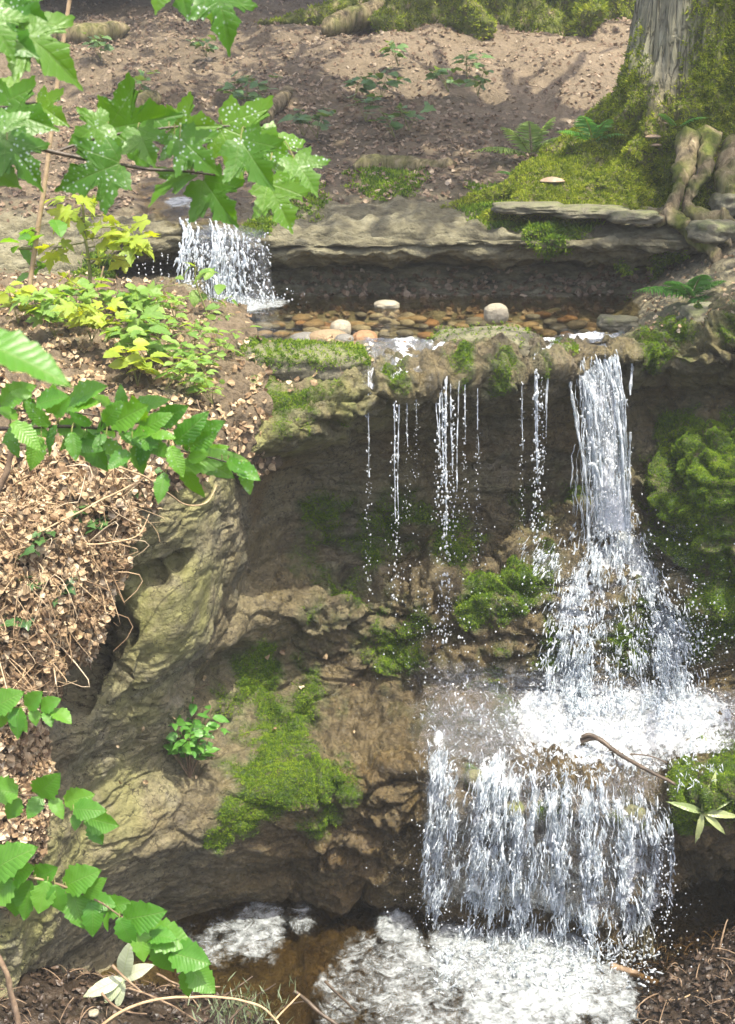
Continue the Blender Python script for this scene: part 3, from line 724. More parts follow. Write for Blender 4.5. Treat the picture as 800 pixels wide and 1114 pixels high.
# ------------------------------------------------------------------ WATER
def water_surface_material(name, tint, foam=False, bump=.25, scale=9, stretch=(1, 1, 1)):
    g = N(name)
    n = g.noise(scale, 5, .6, g.pos(stretch), .6)
    nb = g.bump(n, bump, .03)
    nb = g.bump(g.noise(scale * 4.3, 3, .6, g.pos(stretch)), bump * .6, .01, nb)
    w = g.mixs(g.math('MINIMUM', g.math('MULTIPLY', g.fresnel(1.33, nb), .8), 1.0), g.transp(tint), g.gloss(.04, nb))
    if foam:
        f = g.attr('foam')
        tex = g.math('ADD', g.math('MULTIPLY', g.noise(11, 8, .74, None, .9), .85), g.math('MULTIPLY', g.noise(60, 4, .7), .22))
        m = g.sm(g.math('ADD', tex, g.math('MULTIPLY', g.math('SUBTRACT', f, .5), .95)), .50, .82)
        fo = g.pr(g.ramp(g.noise(26, 5, .7), [(.32, (.12, .135, .14)), (.48, (.31, .335, .34)), (.70, (.56, .59, .60))]), .45, .4, g.bump(g.noise(42, 5, .7), .7, .02))
        w = g.mixs(g.math('MULTIPLY', m, .88), w, fo)
    return g.done(w)

def flat_grid(x0, x1, y0, y1, z, n, m):
    X, Y = np.meshgrid(np.linspace(x0, x1, n), np.linspace(y0, y1, m)); return np.stack([X, Y, np.full_like(X, z)], 2)
upw = water_surface_material('pool_water', (.84, .80, .66), True, .55, 8)
U = flat_grid(-1.75, 2.2, 6.52, 8.42, -.012, 240, 160)
uf = U.reshape(-1, 3)
ufoam = np.clip(blobs(U, [(255, 333, 7.75, 60, 1.0), (290, 330, 7.8, 35, .9), (215, 335, 7.6, 50, .8), (250, 348, 7.15, 40, .35), (615, 362, 6.75, 35, .6)]), 0, 1)
U[..., 2] += .006 * fbm(uf * 7, 3).reshape(U.shape[:2]) + .02 * ufoam * (fbm(uf * 16, 3).reshape(U.shape[:2]) + .3)
obj('upper_pool_water', make_mesh('upper_pool_water', U.reshape(-1, 3), quads=grid_quads(160, 240), mats=[upw], attrs=dict(foam=ufoam.ravel() * .75)), kind='structure')

loww = water_surface_material('basin_water', (.62, .56, .42), True, .5, 8)
LZ = -2.80
L = flat_grid(-1.9, 2.2, 3.2, 6.3, LZ, 360, 280); lf = L.reshape(-1, 3)
lfoam = np.clip(blobs(L, [(560, 1075, 5.1, 110, .70), (600, 1055, 5.2, 80, .85), (500, 1045, 5.3, 60, .72), (450, 1085, 5.0, 90, .62), (660, 1085, 5.0, 60, .66), (560, 1110, 4.9, 100, .72), (280, 1018, 5.5, 55, .66), (240, 1030, 5.4, 45, .62), (330, 1012, 5.6, 40, .60), (290, 1050, 5.3, 35, .55),
    (400, 1060, 5.15, 70, .58), (370, 1095, 5.0, 60, .58), (440, 1045, 5.3, 50, .66), (210, 1040, 5.3, 40, .5), (430, 1020, 5.5, 40, .7), (200, 1025, 5.4, 40, .5)]), 0, 1.2)
L[..., 2] += .010 * fbm(lf * 6, 3).reshape(L.shape[:2]) + np.clip(lfoam - .45, 0, 1) * (.07 * fbm(lf * 9, 4) + .06 * ridged(lf * 22, 3)).reshape(L.shape[:2])
obj('lower_pool_water', make_mesh('lower_pool_water', L.reshape(-1, 3), quads=grid_quads(280, 360), mats=[loww], attrs=dict(foam=lfoam.ravel())), kind='structure')

# falling water
def fall_material():
    g = N('falling_water')
    st = g.noise(7, 5, .6, g.pos((5, 5, 1.2)))
    nb = g.bump(g.noise(45, 4, .6, g.pos((1.6, 1.6, .6))), .6, .02)
    glass = g.mixs(g.math('ADD', g.fresnel(1.33, nb), .10), g.transp((.90, .95, .96)), g.gloss(.06, nb))
    white = g.mixs(.35, g.pr((.86, .91, .95), .25, .6, nb), g.transl((.88, .93, .97)))
    f = g.math('ADD', g.sm(st, .40, .60), g.math('MULTIPLY', g.attr('foam'), 1.0))
    return g.done(g.mixs(g.math('MINIMUM', g.math('MULTIPLY', f, .62), .95), glass, white))
fallmat = fall_material()
def drop_material():
    g = N('water_drops')
    nb = None
    white = g.mixs(.4, g.pr((.90, .94, .97), .15, .8), g.transl((.9, .95, 1)))
    glass = g.mixs(g.math('ADD', g.fresnel(1.33), .15), g.transp((.93, .96, .97)), g.gloss(.04))
    return g.done(g.mixs(.45, glass, white))
dropmat = drop_material()
def froth_material(nm='white_froth', st=(1, 1, .55), sc=17):
    g = N(nm)
    v = g.pos(st)
    a = g.noise(sc, 7, .72, v, 1.2); b = g.vor(sc * 1.8, 'F1', v)
    m = g.sm(g.math('ADD', g.math('SUBTRACT', a, g.math('MULTIPLY', b, .25)), g.math('MULTIPLY', g.math('SUBTRACT', g.attr('foam'), .5), .9)), .36, .52)
    nb = g.bump(a, 1.0, .04)
    white = g.mixs(.25, g.pr(g.ramp(a, [(.3, (.66, .73, .80)), (.6, (.92, .94, .96))]), .35, .5, nb), g.transl((.85, .92, 1)))
    glass = g.mixs(g.math('MULTIPLY', g.math('MULTIPLY', g.fresnel(1.33, nb), .6), g.sm(g.attr('foam'), .04, .35)), g.transp((.985, .99, .99)), g.gloss(.08, nb))
    return g.done(g.mixs(g.math('MULTIPLY', m, .92), glass, white))
frothmat = froth_material()
shelfmat = froth_material('shelf_froth', (1, .6, 1), 30)
veilmat = froth_material('veil_froth', (1.1, 1.1, .26), 15)
splashmat = froth_material('splash_froth', (1, 1, .5), 20)

def strand(kp, n=90, r=.010, wig=.012, lump=.8, pinch=0.0, taper=1.0):
    p = crom(np.array([P(*k) for k in kp]), n)
    s = rng.random(3) * 50
    t = np.linspace(0, 1, n)
    f = 14 + 8 * rng.random()
    L = np.linalg.norm(p[-1] - p[0])
    w = np.stack([perlin(np.stack([t * L * 9 + s[0], 0 * t, 0 * t + k], 1)) for k in range(3)], 1) * wig * np.minimum(1, t * 4)[:, None]
    rr = r * (1 + (taper - 1) * t) * np.clip(1 + lump * perlin(np.stack([t * L * f + s[1], 0 * t + 3, 0 * t], 1)) + .5 * lump * perlin(np.stack([t * L * f * 2.7 + s[2], 0 * t + 7, 0 * t], 1)) - pinch * t, .02, 3)
    return p + w, rr

class Drops:
    def __init__(s): s.p = []; s.r = []; s.d = []
    def add(s, p, r, stretch=1.4, d=(0, 0, -1)):
        p = np.atleast_2d(p); s.p.append(p); s.r.append(np.stack([r, r * stretch, r], 1)); s.d.append(np.broadcast_to(np.asarray(d, float), p.shape))
    def mesh(s, name, mat=None, root=None, tpl=ICO1):
        p = np.concatenate(s.p); r = np.concatenate(s.r); d = np.concatenate(s.d) + .25 * rand_unit(len(p))
        V, F, rn, u = instances((tpl[0], tpl[1]), basis(d, rand_unit(len(p))), r, p)
        if root is not None: V = local(V, root)
        return make_mesh(name, V, tris=F, mats=[mat or dropmat], attrs={'rnd': rn})
    def tris(s, tpl=ICO1):
        p = np.concatenate(s.p); r = np.concatenate(s.r); d = np.concatenate(s.d) + .25 * rand_unit(len(p))
        V, F, rn, u = instances((tpl[0], tpl[1]), basis(d, rand_unit(len(p))), r, p); return V, F

def water_obj(name, paths, radii, drops=None, sides=7, foam=.2, root=None, **kw):
    V, q, t = tubes(paths, radii, sides)
    V = local(V, root)
    o = obj(name, make_mesh(name, V, q, t, [fallmat], attrs={'foam': np.full(len(V), foam)}), parent=root, kind='stuff')
    if drops is not None and drops.p: obj('falling_drops', drops.mesh('falling_drops', root=root), parent=root, kind='stuff')
    return o

def streaks(n, origin, vel, t0, t1, dur, r, paths, radii, k=16, g=9.8, lump=.7):
    """short tapering pieces of ballistic water; origin(n), vel(n) give arrays, t0..t1 range of start times"""
    o = origin(n); v = vel(n)
    for i in range(n):
        a = t0 + (t1 - t0) * rng.random(); b = a + dur[0] + (dur[1] - dur[0]) * rng.random() ** 1.5
        t = np.linspace(a, b, k)[:, None]
        p = o[i] + v[i] * t + np.array([0, 0, -.5 * g]) * t * t
        s = rng.random(3) * 60; L = np.linalg.norm(p[-1] - p[0]) + 1e-6; u = np.linspace(0, 1, k)
        w = np.stack([perlin(np.stack([u * L * 8 + s[0], 0 * u + j * 3.1, 0 * u], 1)) + .4 * perlin(np.stack([u * L * 24 + s[0], 0 * u + j * 3.1 + 9, 0 * u], 1)) for j in range(3)], 1) * .020
        rr = (r[0] + (r[1] - r[0]) * rng.random() ** 2) * np.sin(np.pi * np.clip(u * .96 + .02, 0, 1)) ** .55
        rr = rr * np.clip(1 + lump * perlin(np.stack([u * L * 22 + s[1], 0 * u, 0 * u], 1)) + .5 * lump * perlin(np.stack([u * L * 60 + s[2], 0 * u, 0 * u], 1)), .12, 2.5)
        paths.append(p + w); radii.append(rr)

def curtain(keys, nr, nc, amp, freq, foam, mat, name, root, stretch=(1, 1, .35)):
    """keys: columns x rows of (px,py,Y); a rough sheet of broken water"""
    G_ = loft(np.array([[P(*k) for k in c] for c in keys]), nr, nc)
    f = G_.reshape(-1, 3); nn = grid_normals(G_); s = rng.random(3) * 30
    h = (fbm(f * freq * np.array(stretch) + s, 4) + .6 * ridged(f * freq * 2.1 * np.array(stretch) + s, 2) - .3).reshape(nr, nc)
    G_ = G_ + nn * (h * amp)[..., None] + np.array([0, -1, .0]) * (np.abs(h) * amp * .4)[..., None]
    fo = np.asarray(foam, float)
    K2 = crom(crom(fo, nc).T if False else crom(fo, nc).transpose(1, 0), nr)   # foam keys columns x rows
    V = G_.reshape(-1, 3)
    if root is not None: V = local(V, root)
    return obj(name, make_mesh(name, V, quads=grid_quads(nr, nc), mats=[mat], attrs={'foam': K2.ravel()}), parent=root, kind='stuff' if root is not None else None)

# --- main fall
mf = thing('waterfall', P(655, 570, 6.2), 'main white waterfall pouring off the rock lip and bursting on the boulder', 'waterfall')
paths = []; radii = []; dr = Drops()
for k in range(20):
    u = rng.choice([.15 + .12 * rng.normal(), .85 + .1 * rng.normal(), rng.random()]); x0 = 622 + 48 * u; x1 = 650 + 38 * u + rng.normal() * 2.5
    Y0 = 6.42 - .02 * rng.random(); dY = -.10 - .05 * rng.random()
    pts = [(x0 - 6, 368, 6.62), (x0, 385, Y0), (x0 + (x1 - x0) * .45, 425, Y0 + dY * .6), (x0 + (x1 - x0) * .8, 490, Y0 + dY * .9), (x1, 575, Y0 + dY)]
    a, b = strand(pts, 110, .0028 + .0048 * rng.random(), .016, 1.1, .35 * rng.random()); paths.append(a); radii.append(b)
# thinner side strands left of the curtain
for pts in ([(617, 390, 6.4), (622, 430, 6.33), (633, 490, 6.28), (639, 540, 6.26), (640, 600, 6.2)], [(632, 390, 6.42), (635, 425, 6.36), (634, 465, 6.34)], [(640, 505, 6.27), (648, 507, 6.27), (655, 530, 6.27)],
            [(618, 392, 6.4), (623, 432, 6.33), (632, 488, 6.28)], [(688, 395, 6.44), (686, 430, 6.4)], [(686, 470, 6.3), (684, 560, 6.28), (686, 600, 6.25)]):
    a, b = strand(pts, 90, .0065, .006, 1.1); paths.append(a); radii.append(b)
streaks(420, lambda n: np.array([P(625 + 46 * rng.random(), 386 + rng.normal() * 4, 6.40 - .03 * rng.random()) for _ in range(n)]),
        lambda n: np.stack([.16 + .07 * rng.normal(size=n), -.26 + .08 * rng.normal(size=n), -.35 + .2 * rng.normal(size=n)], 1), .0, .36, (.02, .09), (.0012, .0045), paths, radii)
n = 700; u = rng.random(n); v = rng.random(n) ** .7
dr.add(np.array([P(630 + 40 * a + 20 * b + rng.normal() * 6, 400 + 185 * b, 6.33 - .06 * b + rng.normal() * .03) for a, b in zip(u, v)]), .0025 + .005 * rng.random(n) ** 2, 1.5)
water_obj('falling_stream', paths, radii, dr, 8, .25, mf)
curtain([[(612, 364, 6.68), (624, 384, 6.43), (636, 430, 6.34), (645, 490, 6.31), (650, 578, 6.29)], [(640, 362, 6.68), (648, 384, 6.43), (655, 430, 6.33), (663, 490, 6.29), (667, 578, 6.27)], [(662, 362, 6.70), (671, 384, 6.45), (679, 430, 6.35), (684, 490, 6.31), (687, 578, 6.29)]],
        240, 70, .014, 14, [[.6, .55, .48, .46, .65], [.72, .66, .58, .54, .85], [.62, .60, .52, .50, .7]], veilmat, 'water_curtain', mf)
# burst on the boulder: broken pieces of water whose density clumps and leaves dark gaps
PXY0 = proj(G2[::2, ::2].reshape(-1, 3)); PY0 = G2[::2, ::2, 1].ravel()
_gx, _gy = np.meshgrid(np.arange(400, 860, 4), np.arange(360, 1080, 4))
DEP = np.full(_gx.shape, 9.0)
_ix = ((PXY0[:, 0] - 400) / 4).round().astype(int); _iy = ((PXY0[:, 1] - 360) / 4).round().astype(int)
_ok = (_ix >= 0) & (_ix < DEP.shape[1]) & (_iy >= 0) & (_iy < DEP.shape[0])
np.minimum.at(DEP, (_iy[_ok], _ix[_ok]), PY0[_ok])
def rockY(x, y):
    return DEP[np.clip(((np.asarray(y) - 360) / 4).astype(int), 0, DEP.shape[0] - 1), np.clip(((np.asarray(x) - 400) / 4).astype(int), 0, DEP.shape[1] - 1)]
def gs(x, c, w): return np.exp(-((x - c) / w) ** 2)
def pieces(n, dens, box, off, length, rad, direc, paths, radii, k=9, lump=.9, clump=(14, 26)):
    """short bent pieces of water; dens(px,py)->0..1, direc(px,py)->screen slope dx/dy"""
    X = []; Yp = []
    while len(X) < n:
        x = rng.uniform(box[0], box[1], 4000); y = rng.uniform(box[2], box[3], 4000)
        c = fbm(np.stack([x / clump[0], y / clump[1], 0 * x + 5], 1), 3)
        m = rng.random(4000) < dens(x, y) * np.clip(.35 + 1.5 * c, .03, 1)
        X += list(x[m]); Yp += list(y[m])
    X = np.array(X[:n]); Yp = np.array(Yp[:n]); Yd = np.minimum(rockY(X, Yp), 6.6) - off[0] - (off[1] - off[0]) * rng.random(n) ** 1.6
    for i in range(n):
        L = length[0] + (length[1] - length[0]) * rng.random() ** 2
        sl = direc(X[i], Yp[i]) + .19 * rng.normal()
        d_ = unit(np.array([sl, -.25 + .3 * rng.normal(), -1.0 + .25 * rng.normal()])); u = np.linspace(0, 1, k); s = rng.random(3) * 60
        p = P(X[i], Yp[i], Yd[i]) + d_ * (L * (u - .5))[:, None] + np.stack([perlin(np.stack([u * L * 14 + s[0], 0 * u + j * 3.1, 0 * u], 1)) for j in range(3)], 1) * .016
        r = (rad[0] + (rad[1] - rad[0]) * rng.random() ** 2.5) * np.sin(np.pi * (u * .94 + .03)) ** .6
        r = r * np.clip(1 + lump * perlin(np.stack([u * L * 45 + s[1], 0 * u, 0 * u], 1)), .2, 2.2)
        paths.append(p); radii.append(r)
def burst_d(x, y):
    t = np.clip((y - 570) / 200, 0, 1)
    cl = 664 - 44 * sstep(0, .5, t) + 0 * t; cr = 672 + 52 * sstep(0, .55, t) + 6 * t
    w = 9 + 12 * t
    d_ = gs(x, cl, w) + 1.0 * gs(x, cr, w * 1.05) + 1.0 * gs(x, 668, 26) * gs(y, 596, 26) + .22 * gs(x, 668, 45) * sstep(600, 640, y) + .5 * gs(x, 625, 16) * sstep(640, 700, y) + .35 * gs(x, 590, 18) * gs(y, 610, 18)
    return np.clip(d_, 0, 1) * sstep(552, 575, y)
def burst_s(x, y): return (x - 668) / 60 * .5 * (1 - np.clip((y - 570) / 260, 0, 1))
paths = []; radii = []; dr = Drops()
pieces(6600, burst_d, (560, 780, 550, 775), (.01, .13), (.012, .07), (.0013, .0056), burst_s, paths, radii)
def land_d(x, y): return np.clip(gs(x, 622, 34) * gs(y, 772, 16) + gs(x, 728, 38) * gs(y, 770, 18) + .5 * gs(x, 670, 70) * gs(y, 782, 20), 0, 1)
pieces(900, land_d, (540, 800, 735, 820), (.02, .16), (.008, .04), (.0015, .006), lambda x, y: .5 * rng.normal(), paths, radii)
n = 2200; X = rng.uniform(560, 790, 9000); Yv = rng.uniform(560, 790, 9000); m = rng.random(9000) < .15 * burst_d(X, Yv) + .10 * gs(X, 675, 70) * gs(Yv, 690, 70) + .10 * gs(X, 745, 25) * gs(Yv, 700, 45)
X = X[m]; Yv = Yv[m]; n = len(X)
dr.add(np.array([P(a, b, min(float(rockY(a, b)), 6.6) - .02 - .25 * rng.random()) for a, b in zip(X, Yv)]), .0015 + .0045 * rng.random(n) ** 3, 1.2)
water_obj('splash_streams', paths, radii, dr, 6, .42, mf)

# --- beaded trickles along the lip
TR = [(401, 425, 640, .0045, 1), (430, 432, 650, .0062, 2), (443, 432, 560, .0035, 1), (453, 430, 520, .003, 1), (478, 420, 560, .0062, 2), (484, 420, 690, .0078, 3), (493, 425, 600, .006, 2), (506, 425, 560, .0048, 1), (520, 430, 610, .0038, 1), (568, 415, 600, .0042, 1),
      (584, 402, 615, .0080, 3), (590, 405, 520, .005, 2)]
names = ['thin trickle of drops at the left end of the rock lip', 'strong beaded trickle, the left one of the wide gap before the middle bundle', 'short faint trickle right beside the strong left trickle', 'shortest faint trickle left of the middle bundle',
   'left strand of the middle bundle of trickles', 'thickest longest strand of the middle bundle of trickles', 'right strand of the middle bundle of trickles', 'single trickle just right of the middle bundle', 'faint last trickle right of the middle bundle under the stick',
   'thin beaded trickle left of the heavy one near the main fall', 'heavy trickle pouring from the notch left of the main waterfall', 'short trickle clinging to the heavy one by the main waterfall']
def lipY(px): return float(np.interp(px, [390, 470, 540, 600, 640], [5.86, 5.90, 5.97, 6.14, 6.30]))
for (px, y0, y1, r, mult), lab in zip(TR, names):
    root = thing('water_trickle', P(px, y1, lipY(px)), lab, 'trickle', 'beaded trickles along the rock lip')
    paths = []; radii = []; dr = Drops()
    Y = lipY(px)
    for k in range(mult):
        ox = rng.normal() * 3 if mult > 1 else 0
        ln = y0 + (y1 - y0) * (.35 + .3 * rng.random())
        pts = [(px + ox, y0 - 20, Y + .08), (px + ox, y0 - 6, Y), (px + ox * .7, (y0 + ln) / 2, Y - .02), (px + ox * .5 + 1, ln, Y - .03)]
        a, b = strand(pts, 90, r * .62, .004, 1.3, .5)
        V, q, t = tubes([a], [b], 7); V = local(V, root)
        obj('water_thread', make_mesh('water_thread', V, q, t, [fallmat], attrs={'foam': np.full(len(V), .45)}), root)
    n = int((y1 - y0) / 260 * 120 * (.55 + .45 * mult))
    v = rng.random(n) ** .9
    dr.add(np.array([P(px + rng.normal() * (1.0 + mult * 1.7 * b), y0 + (y1 - y0) * b * 1.04, Y - .03 + rng.normal() * .012) for b in v]), r * (.30 + .62 * rng.random(n) ** 2), 1.7)
    obj('falling_drops', dr.mesh('falling_drops', root=root), root, kind='stuff')

# --- water draped over the rock itself
PXY = proj(G2.reshape(-1, 3)).reshape(NR, NC, 2)
def draped(name, r0, r1, c0, c1, off, amp, freq, foamf, mat, root=None, stretch=(1, 1, 1)):
    i0, i1 = [int(r / (KEYS.shape[1] - 1) * (NR - 1)) for r in (r0, r1)]; j0, j1 = [int(c / (KEYS.shape[0] - 1) * (NC - 1)) for c in (c0, c1)]
    B_ = G[i0:i1, j0:j1] + nrm[i0:i1, j0:j1] * (.55 * d[i0:i1, j0:j1] + off)[..., None]
    k = 2; g_ = np.repeat(np.repeat(B_, 1, 0), 1, 1)
    f = g_.reshape(-1, 3); s0 = rng.random(3) * 40
    h = (fbm(f * freq * np.array(stretch) + s0, 4) + .6 * ridged(f * freq * 2.1 * np.array(stretch) + s0, 2) - .2).reshape(g_.shape[:2])
    g_ = np.maximum(0, 1) * g_ + nrm[i0:i1, j0:j1] * (h * amp)[..., None]
    px = PXY[i0:i1, j0:j1]; fo = foamf(px[..., 0], px[..., 1], f.reshape(g_.shape))
    V = g_.reshape(-1, 3)
    if root is not None: V = local(V, root)
    o = obj(name, make_mesh(name, V, quads=grid_quads(*g_.shape[:2]), mats=[mat], attrs={'foam': fo.ravel()}), root)
    o['kind'] = 'stuff' if root is not None else 'structure'
    return o
def shelf_foam(x, y, p):
    a = .18 + .55 * gs(x, 620, 50) * gs(y, 782, 34) + .55 * gs(x, 725, 52) * gs(y, 785, 32) + (.20 + .14 * sstep(540, 600, x)) * sstep(440, 500, x) * sstep(860, 780, x)
    a = a + .22 * fbm(p.reshape(-1, 3) * 5, 3).reshape(x.shape) - .35 * sstep(725, 760, x) * sstep(815, 850, y)
    return np.clip(a * sstep(415, 460, x) * sstep(728, 758, y + .12 * (700 - x)) * sstep(860, 800, x), 0, .80)
def boulder_foam(x, y, p): return np.clip(.85 * burst_d(x, y) + .10 + .16 * fbm(p.reshape(-1, 3) * 8, 3).reshape(x.shape), 0, .8) * sstep(570, 600, x) * sstep(790, 750, x) * sstep(545, 575, y)
draped('splash_sheet', 8.7, 12.2, 9.6, 12.7, .020, .030, 14, boulder_foam, splashmat, mf)
draped('shelf_water', 11.7, 14.6, 7.2, 13.6, .040, .022, 22, shelf_foam, shelfmat)
paths = []; radii = []
def shelf_d(x, y): return np.clip((.35 + .5 * gs(x, 620, 60) + .5 * gs(x, 730, 60)) * sstep(440, 480, x) * sstep(800, 770, x) * sstep(752, 768, y) * sstep(862, 835, y), 0, 1)
pieces(2600, shelf_d, (430, 810, 745, 865), (.015, .075), (.006, .045), (.0011, .0046), lambda x, y: .9 * rng.normal(), paths, radii, 8, .9, (18, 10))
V, q, t = tubes(paths, radii, 6); obj('shelf_ripples', make_mesh('shelf_ripples', V, q, t, [fallmat], attrs={'foam': np.full(len(V), .35)}), kind='stuff', label='white churned water over the middle rock shelf')
lc = thing('lower_cascade', P(600, 1040, 5.2), 'wide lower cascade of glassy ropes falling from the middle shelf into the foaming basin', 'waterfall')
paths = []; radii = []; dr = Drops()
STR = [(478, 818, 474, 1008, 8, 1.0), (468, 850, 462, 985, 4, .4), (492, 862, 497, 950, 4, .5), (524, 852, 510, 1030, 7, .9), (541, 828, 534, 1038, 9, 1.0), (560, 862, 566, 1040, 8, .9), (580, 842, 574, 1046, 5, .5), (601, 872, 606, 1042, 8, .85), (618, 848, 610, 1052, 5, .45), (638, 876, 642, 1050, 7, .9),
       (655, 860, 648, 1058, 5, .4), (675, 888, 688, 1058, 7, .8), (692, 878, 664, 1050, 5, .5), (706, 902, 702, 1066, 6, .8), (719, 908, 690, 1060, 4, .5), (728, 905, 731, 1010, 3, .3)]
_sd = rng.random(len(STR)) * 90
def casc_d(x, y):
    o = np.zeros_like(np.asarray(x, float))
    for (x0, y0, x1, y1, w, s_), sd in zip(STR, _sd):
        t = np.clip((y - y0) / (y1 - y0), -.15, 1.05); wob = 9 * perlin(np.stack([np.asarray(y) / 38. + sd, 0 * o + 2, 0 * o], 1))
        mod = np.clip(.75 + .9 * perlin(np.stack([np.asarray(y) / 30. + sd * 2, 0 * o + 8, 0 * o], 1)), .15, 1.2)
        o = o + s_ * mod * gs(x, x0 + (x1 - x0) * t + wob * np.clip(t, 0, 1), w) * sstep(y0 - 35, y0 - 5, y) * sstep(y1 + 12, y1 - 6, y)
    return np.clip(o + .05 * sstep(500, 520, x) * sstep(722, 705, x) * sstep(840, 870, y) * sstep(1060, 1040, y), 0, 1)
pieces(8600, casc_d, (450, 735, 815, 1066), (.01, .12), (.018, .11), (.0013, .0056), lambda x, y: (x - 600) / 600, paths, radii, 11, 1.0, (9, 34))
def foot_d(x, y): return np.clip(gs(y, 1048 + (x - 600) * .06, 16) * sstep(450, 500, x) * sstep(725, 700, x), 0, 1)
def LWY(y): return None
for i in range(900):
    x = rng.uniform(470, 715); c = W(x, 5.30 - .30 * rng.random() ** 1.5, LZ + .01 + .10 * rng.random() ** 2.5); u = np.linspace(0, 1, 8)
    d_ = unit(np.array([rng.normal() * .6, -.4 + .5 * rng.normal(), .6 + .6 * rng.normal()])); L = .008 + .04 * rng.random() ** 2
    paths.append(c + d_ * (L * u)[:, None]); radii.append((.0015 + .005 * rng.random() ** 2) * np.sin(np.pi * (u * .94 + .03)) ** .6)
# long glassy ropes between the broken pieces
for (x0, y0, x1, y1, w, s_), sd in zip(STR, _sd):
    for k in range(int(2 + 4 * s_)):
        yy = np.linspace(y0 - 20, y1, 9); a0 = rng.random() * .5; a1 = a0 + .25 + .4 * rng.random(); yy = y0 - 20 + (y1 - y0 + 20) * np.linspace(a0, min(1, a1), 9)
        t = (yy - y0) / (y1 - y0); wob = 9 * perlin(np.stack([yy / 38. + sd, 0 * yy + 2, 0 * yy], 1)) * np.clip(t, 0, 1) + rng.normal() * w * .6
        pts = [(x, y, min(float(rockY(x, y)), 5.6) - .03 - .05 * rng.random()) for x, y in zip(x0 + (x1 - x0) * t + wob, yy)]
        a, b_ = strand(pts, 80, .003 + .006 * rng.random(), .016, 1.1, .2); b_ = b_ * np.sin(np.pi * np.linspace(.03, .97, 80)) ** .4; paths.append(a); radii.append(b_)
X = rng.uniform(450, 735, 9000); Yv = rng.uniform(830, 1065, 9000); m = rng.random(9000) < .22 * casc_d(X, Yv) + .03; X = X[m]; Yv = Yv[m]; n = len(X)
dr.add(np.array([P(a, b, min(float(rockY(a, b)), 5.6) - .03 - .18 * rng.random()) for a, b in zip(X, Yv)]), .0015 + .0045 * rng.random(n) ** 3, 1.3)
n = 90; v = rng.random(n); dr.add(np.array([P(722 + rng.normal() * 5 + 3 * b, 905 + 140 * b, 5.35 + rng.normal() * .03) for b in v]), .0025 + .003 * rng.random(n), 1.4)
water_obj('falling_streams', paths, radii, dr, 6, .22, lc)
def face_foam(x, y, p): return np.clip(.24 + .60 * casc_d(x.ravel(), y.ravel()).reshape(x.shape) + .14 * fbm(p.reshape(-1, 3) * 9, 3).reshape(x.shape), 0, .85) * sstep(452, 470, x) * sstep(728, 712, x) * sstep(1075, 1050, y)
draped('water_curtain', 13.2, 17.0, 7.4, 12.4, .035, .028, 13, face_foam, veilmat, lc, (1.3, 1.3, .4))

# --- back cascade into the upper pool
bc = thing('back_cascade', P(245, 330, 7.7), 'small distant cascade spilling over the ledge at the back left of the upper pool', 'waterfall')
paths = []; radii = []; dr = Drops()
for k in range(16):
    x = rng.choice([203 + rng.normal() * 4, 232 + rng.normal() * 9, 255 + rng.normal() * 10, rng.uniform(205, 290)]); t_ = 246 + rng.normal() * 3; drift = (x - 235) * .16 + rng.normal() * 3
    pts = [(x - 4, t_ - 6, 8.0), (x, t_ + 6, 7.82), (x + drift * .5, t_ + 35, 7.76), (x + drift, 330 + rng.normal() * 2, 7.72)]
    a, b = strand(pts, 60, .004 + .006 * rng.random(), .022, 1.2, .5); paths.append(a); radii.append(b)
for k in range(620):
    v = rng.random(); x = rng.choice([203 + rng.normal() * 4, 230 + rng.normal() * 9, 256 + rng.normal() * 9, rng.uniform(203, 292)]); x = x + (x - 240) * .18 * v; y = 252 + 80 * v
    if fbm(np.array([[x / 9, y / 22, 3.]]), 2)[0] < -.05: continue
    u = np.linspace(0, 1, 7); L = .015 + .06 * rng.random() ** 2; d_ = unit(np.array([.25 * rng.normal() + (x - 240) / 250, -.25, -1.0]))
    paths.append(P(x, y, 7.76 - .08 * rng.random()) + d_ * (L * u)[:, None]); radii.append((.002 + .007 * rng.random() ** 2) * np.sin(np.pi * (u * .94 + .03)) ** .6)
n = 500; dr.add(np.array([P(rng.uniform(198, 295), rng.uniform(252, 335), 7.72 + rng.normal() * .04) for _ in range(n)]), .003 + .006 * rng.random(n) ** 2, 1.4)
n = 90; dr.add(np.array([P(rng.choice([138, 150, 158, 166, 176, 183]) + rng.normal() * 1, rng.uniform(275, 330), 7.8) for _ in range(n)]), .002 + .003 * rng.random(n), 1.7)
water_obj('falling_streams', paths, radii, dr, 7, .35, bc)
curtain([[(198, 246, 8.0), (200, 262, 7.84), (200, 332, 7.78)], [(240, 244, 8.0), (242, 260, 7.8), (246, 333, 7.74)], [(285, 248, 8.0), (292, 264, 7.84), (298, 332, 7.78)]], 120, 120, .02, 10,
        [[.3, .2, .2], [.5, .42, .5], [.1, .25, .35]], veilmat, 'water_curtain', bc, (1, 1, .3))
sw = loft(np.array([[P(*k) for k in c] for c in ([(188, 250, 7.95), (178, 240, 8.3), (160, 222, 8.8), (140, 200, 9.4)], [(240, 247, 7.95), (225, 238, 8.3), (205, 222, 8.75), (185, 200, 9.4)], [(290, 250, 7.95), (262, 240, 8.3), (240, 226, 8.7), (215, 200, 9.4)])]), 60, 60)
sw[..., 2] += .035 + .01 * fbm(sw.reshape(-1, 3) * 8, 3).reshape(60, 60)
sfo = np.clip(blobs(sw, [(195, 226, 8.7, 22, .9), (215, 228, 8.6, 22, .7)]), 0, 1)
obj('stream_water', make_mesh('stream_water', sw.reshape(-1, 3), quads=grid_quads(60, 60), mats=[upw], attrs=dict(foam=sfo.ravel() * .8)), kind='structure')

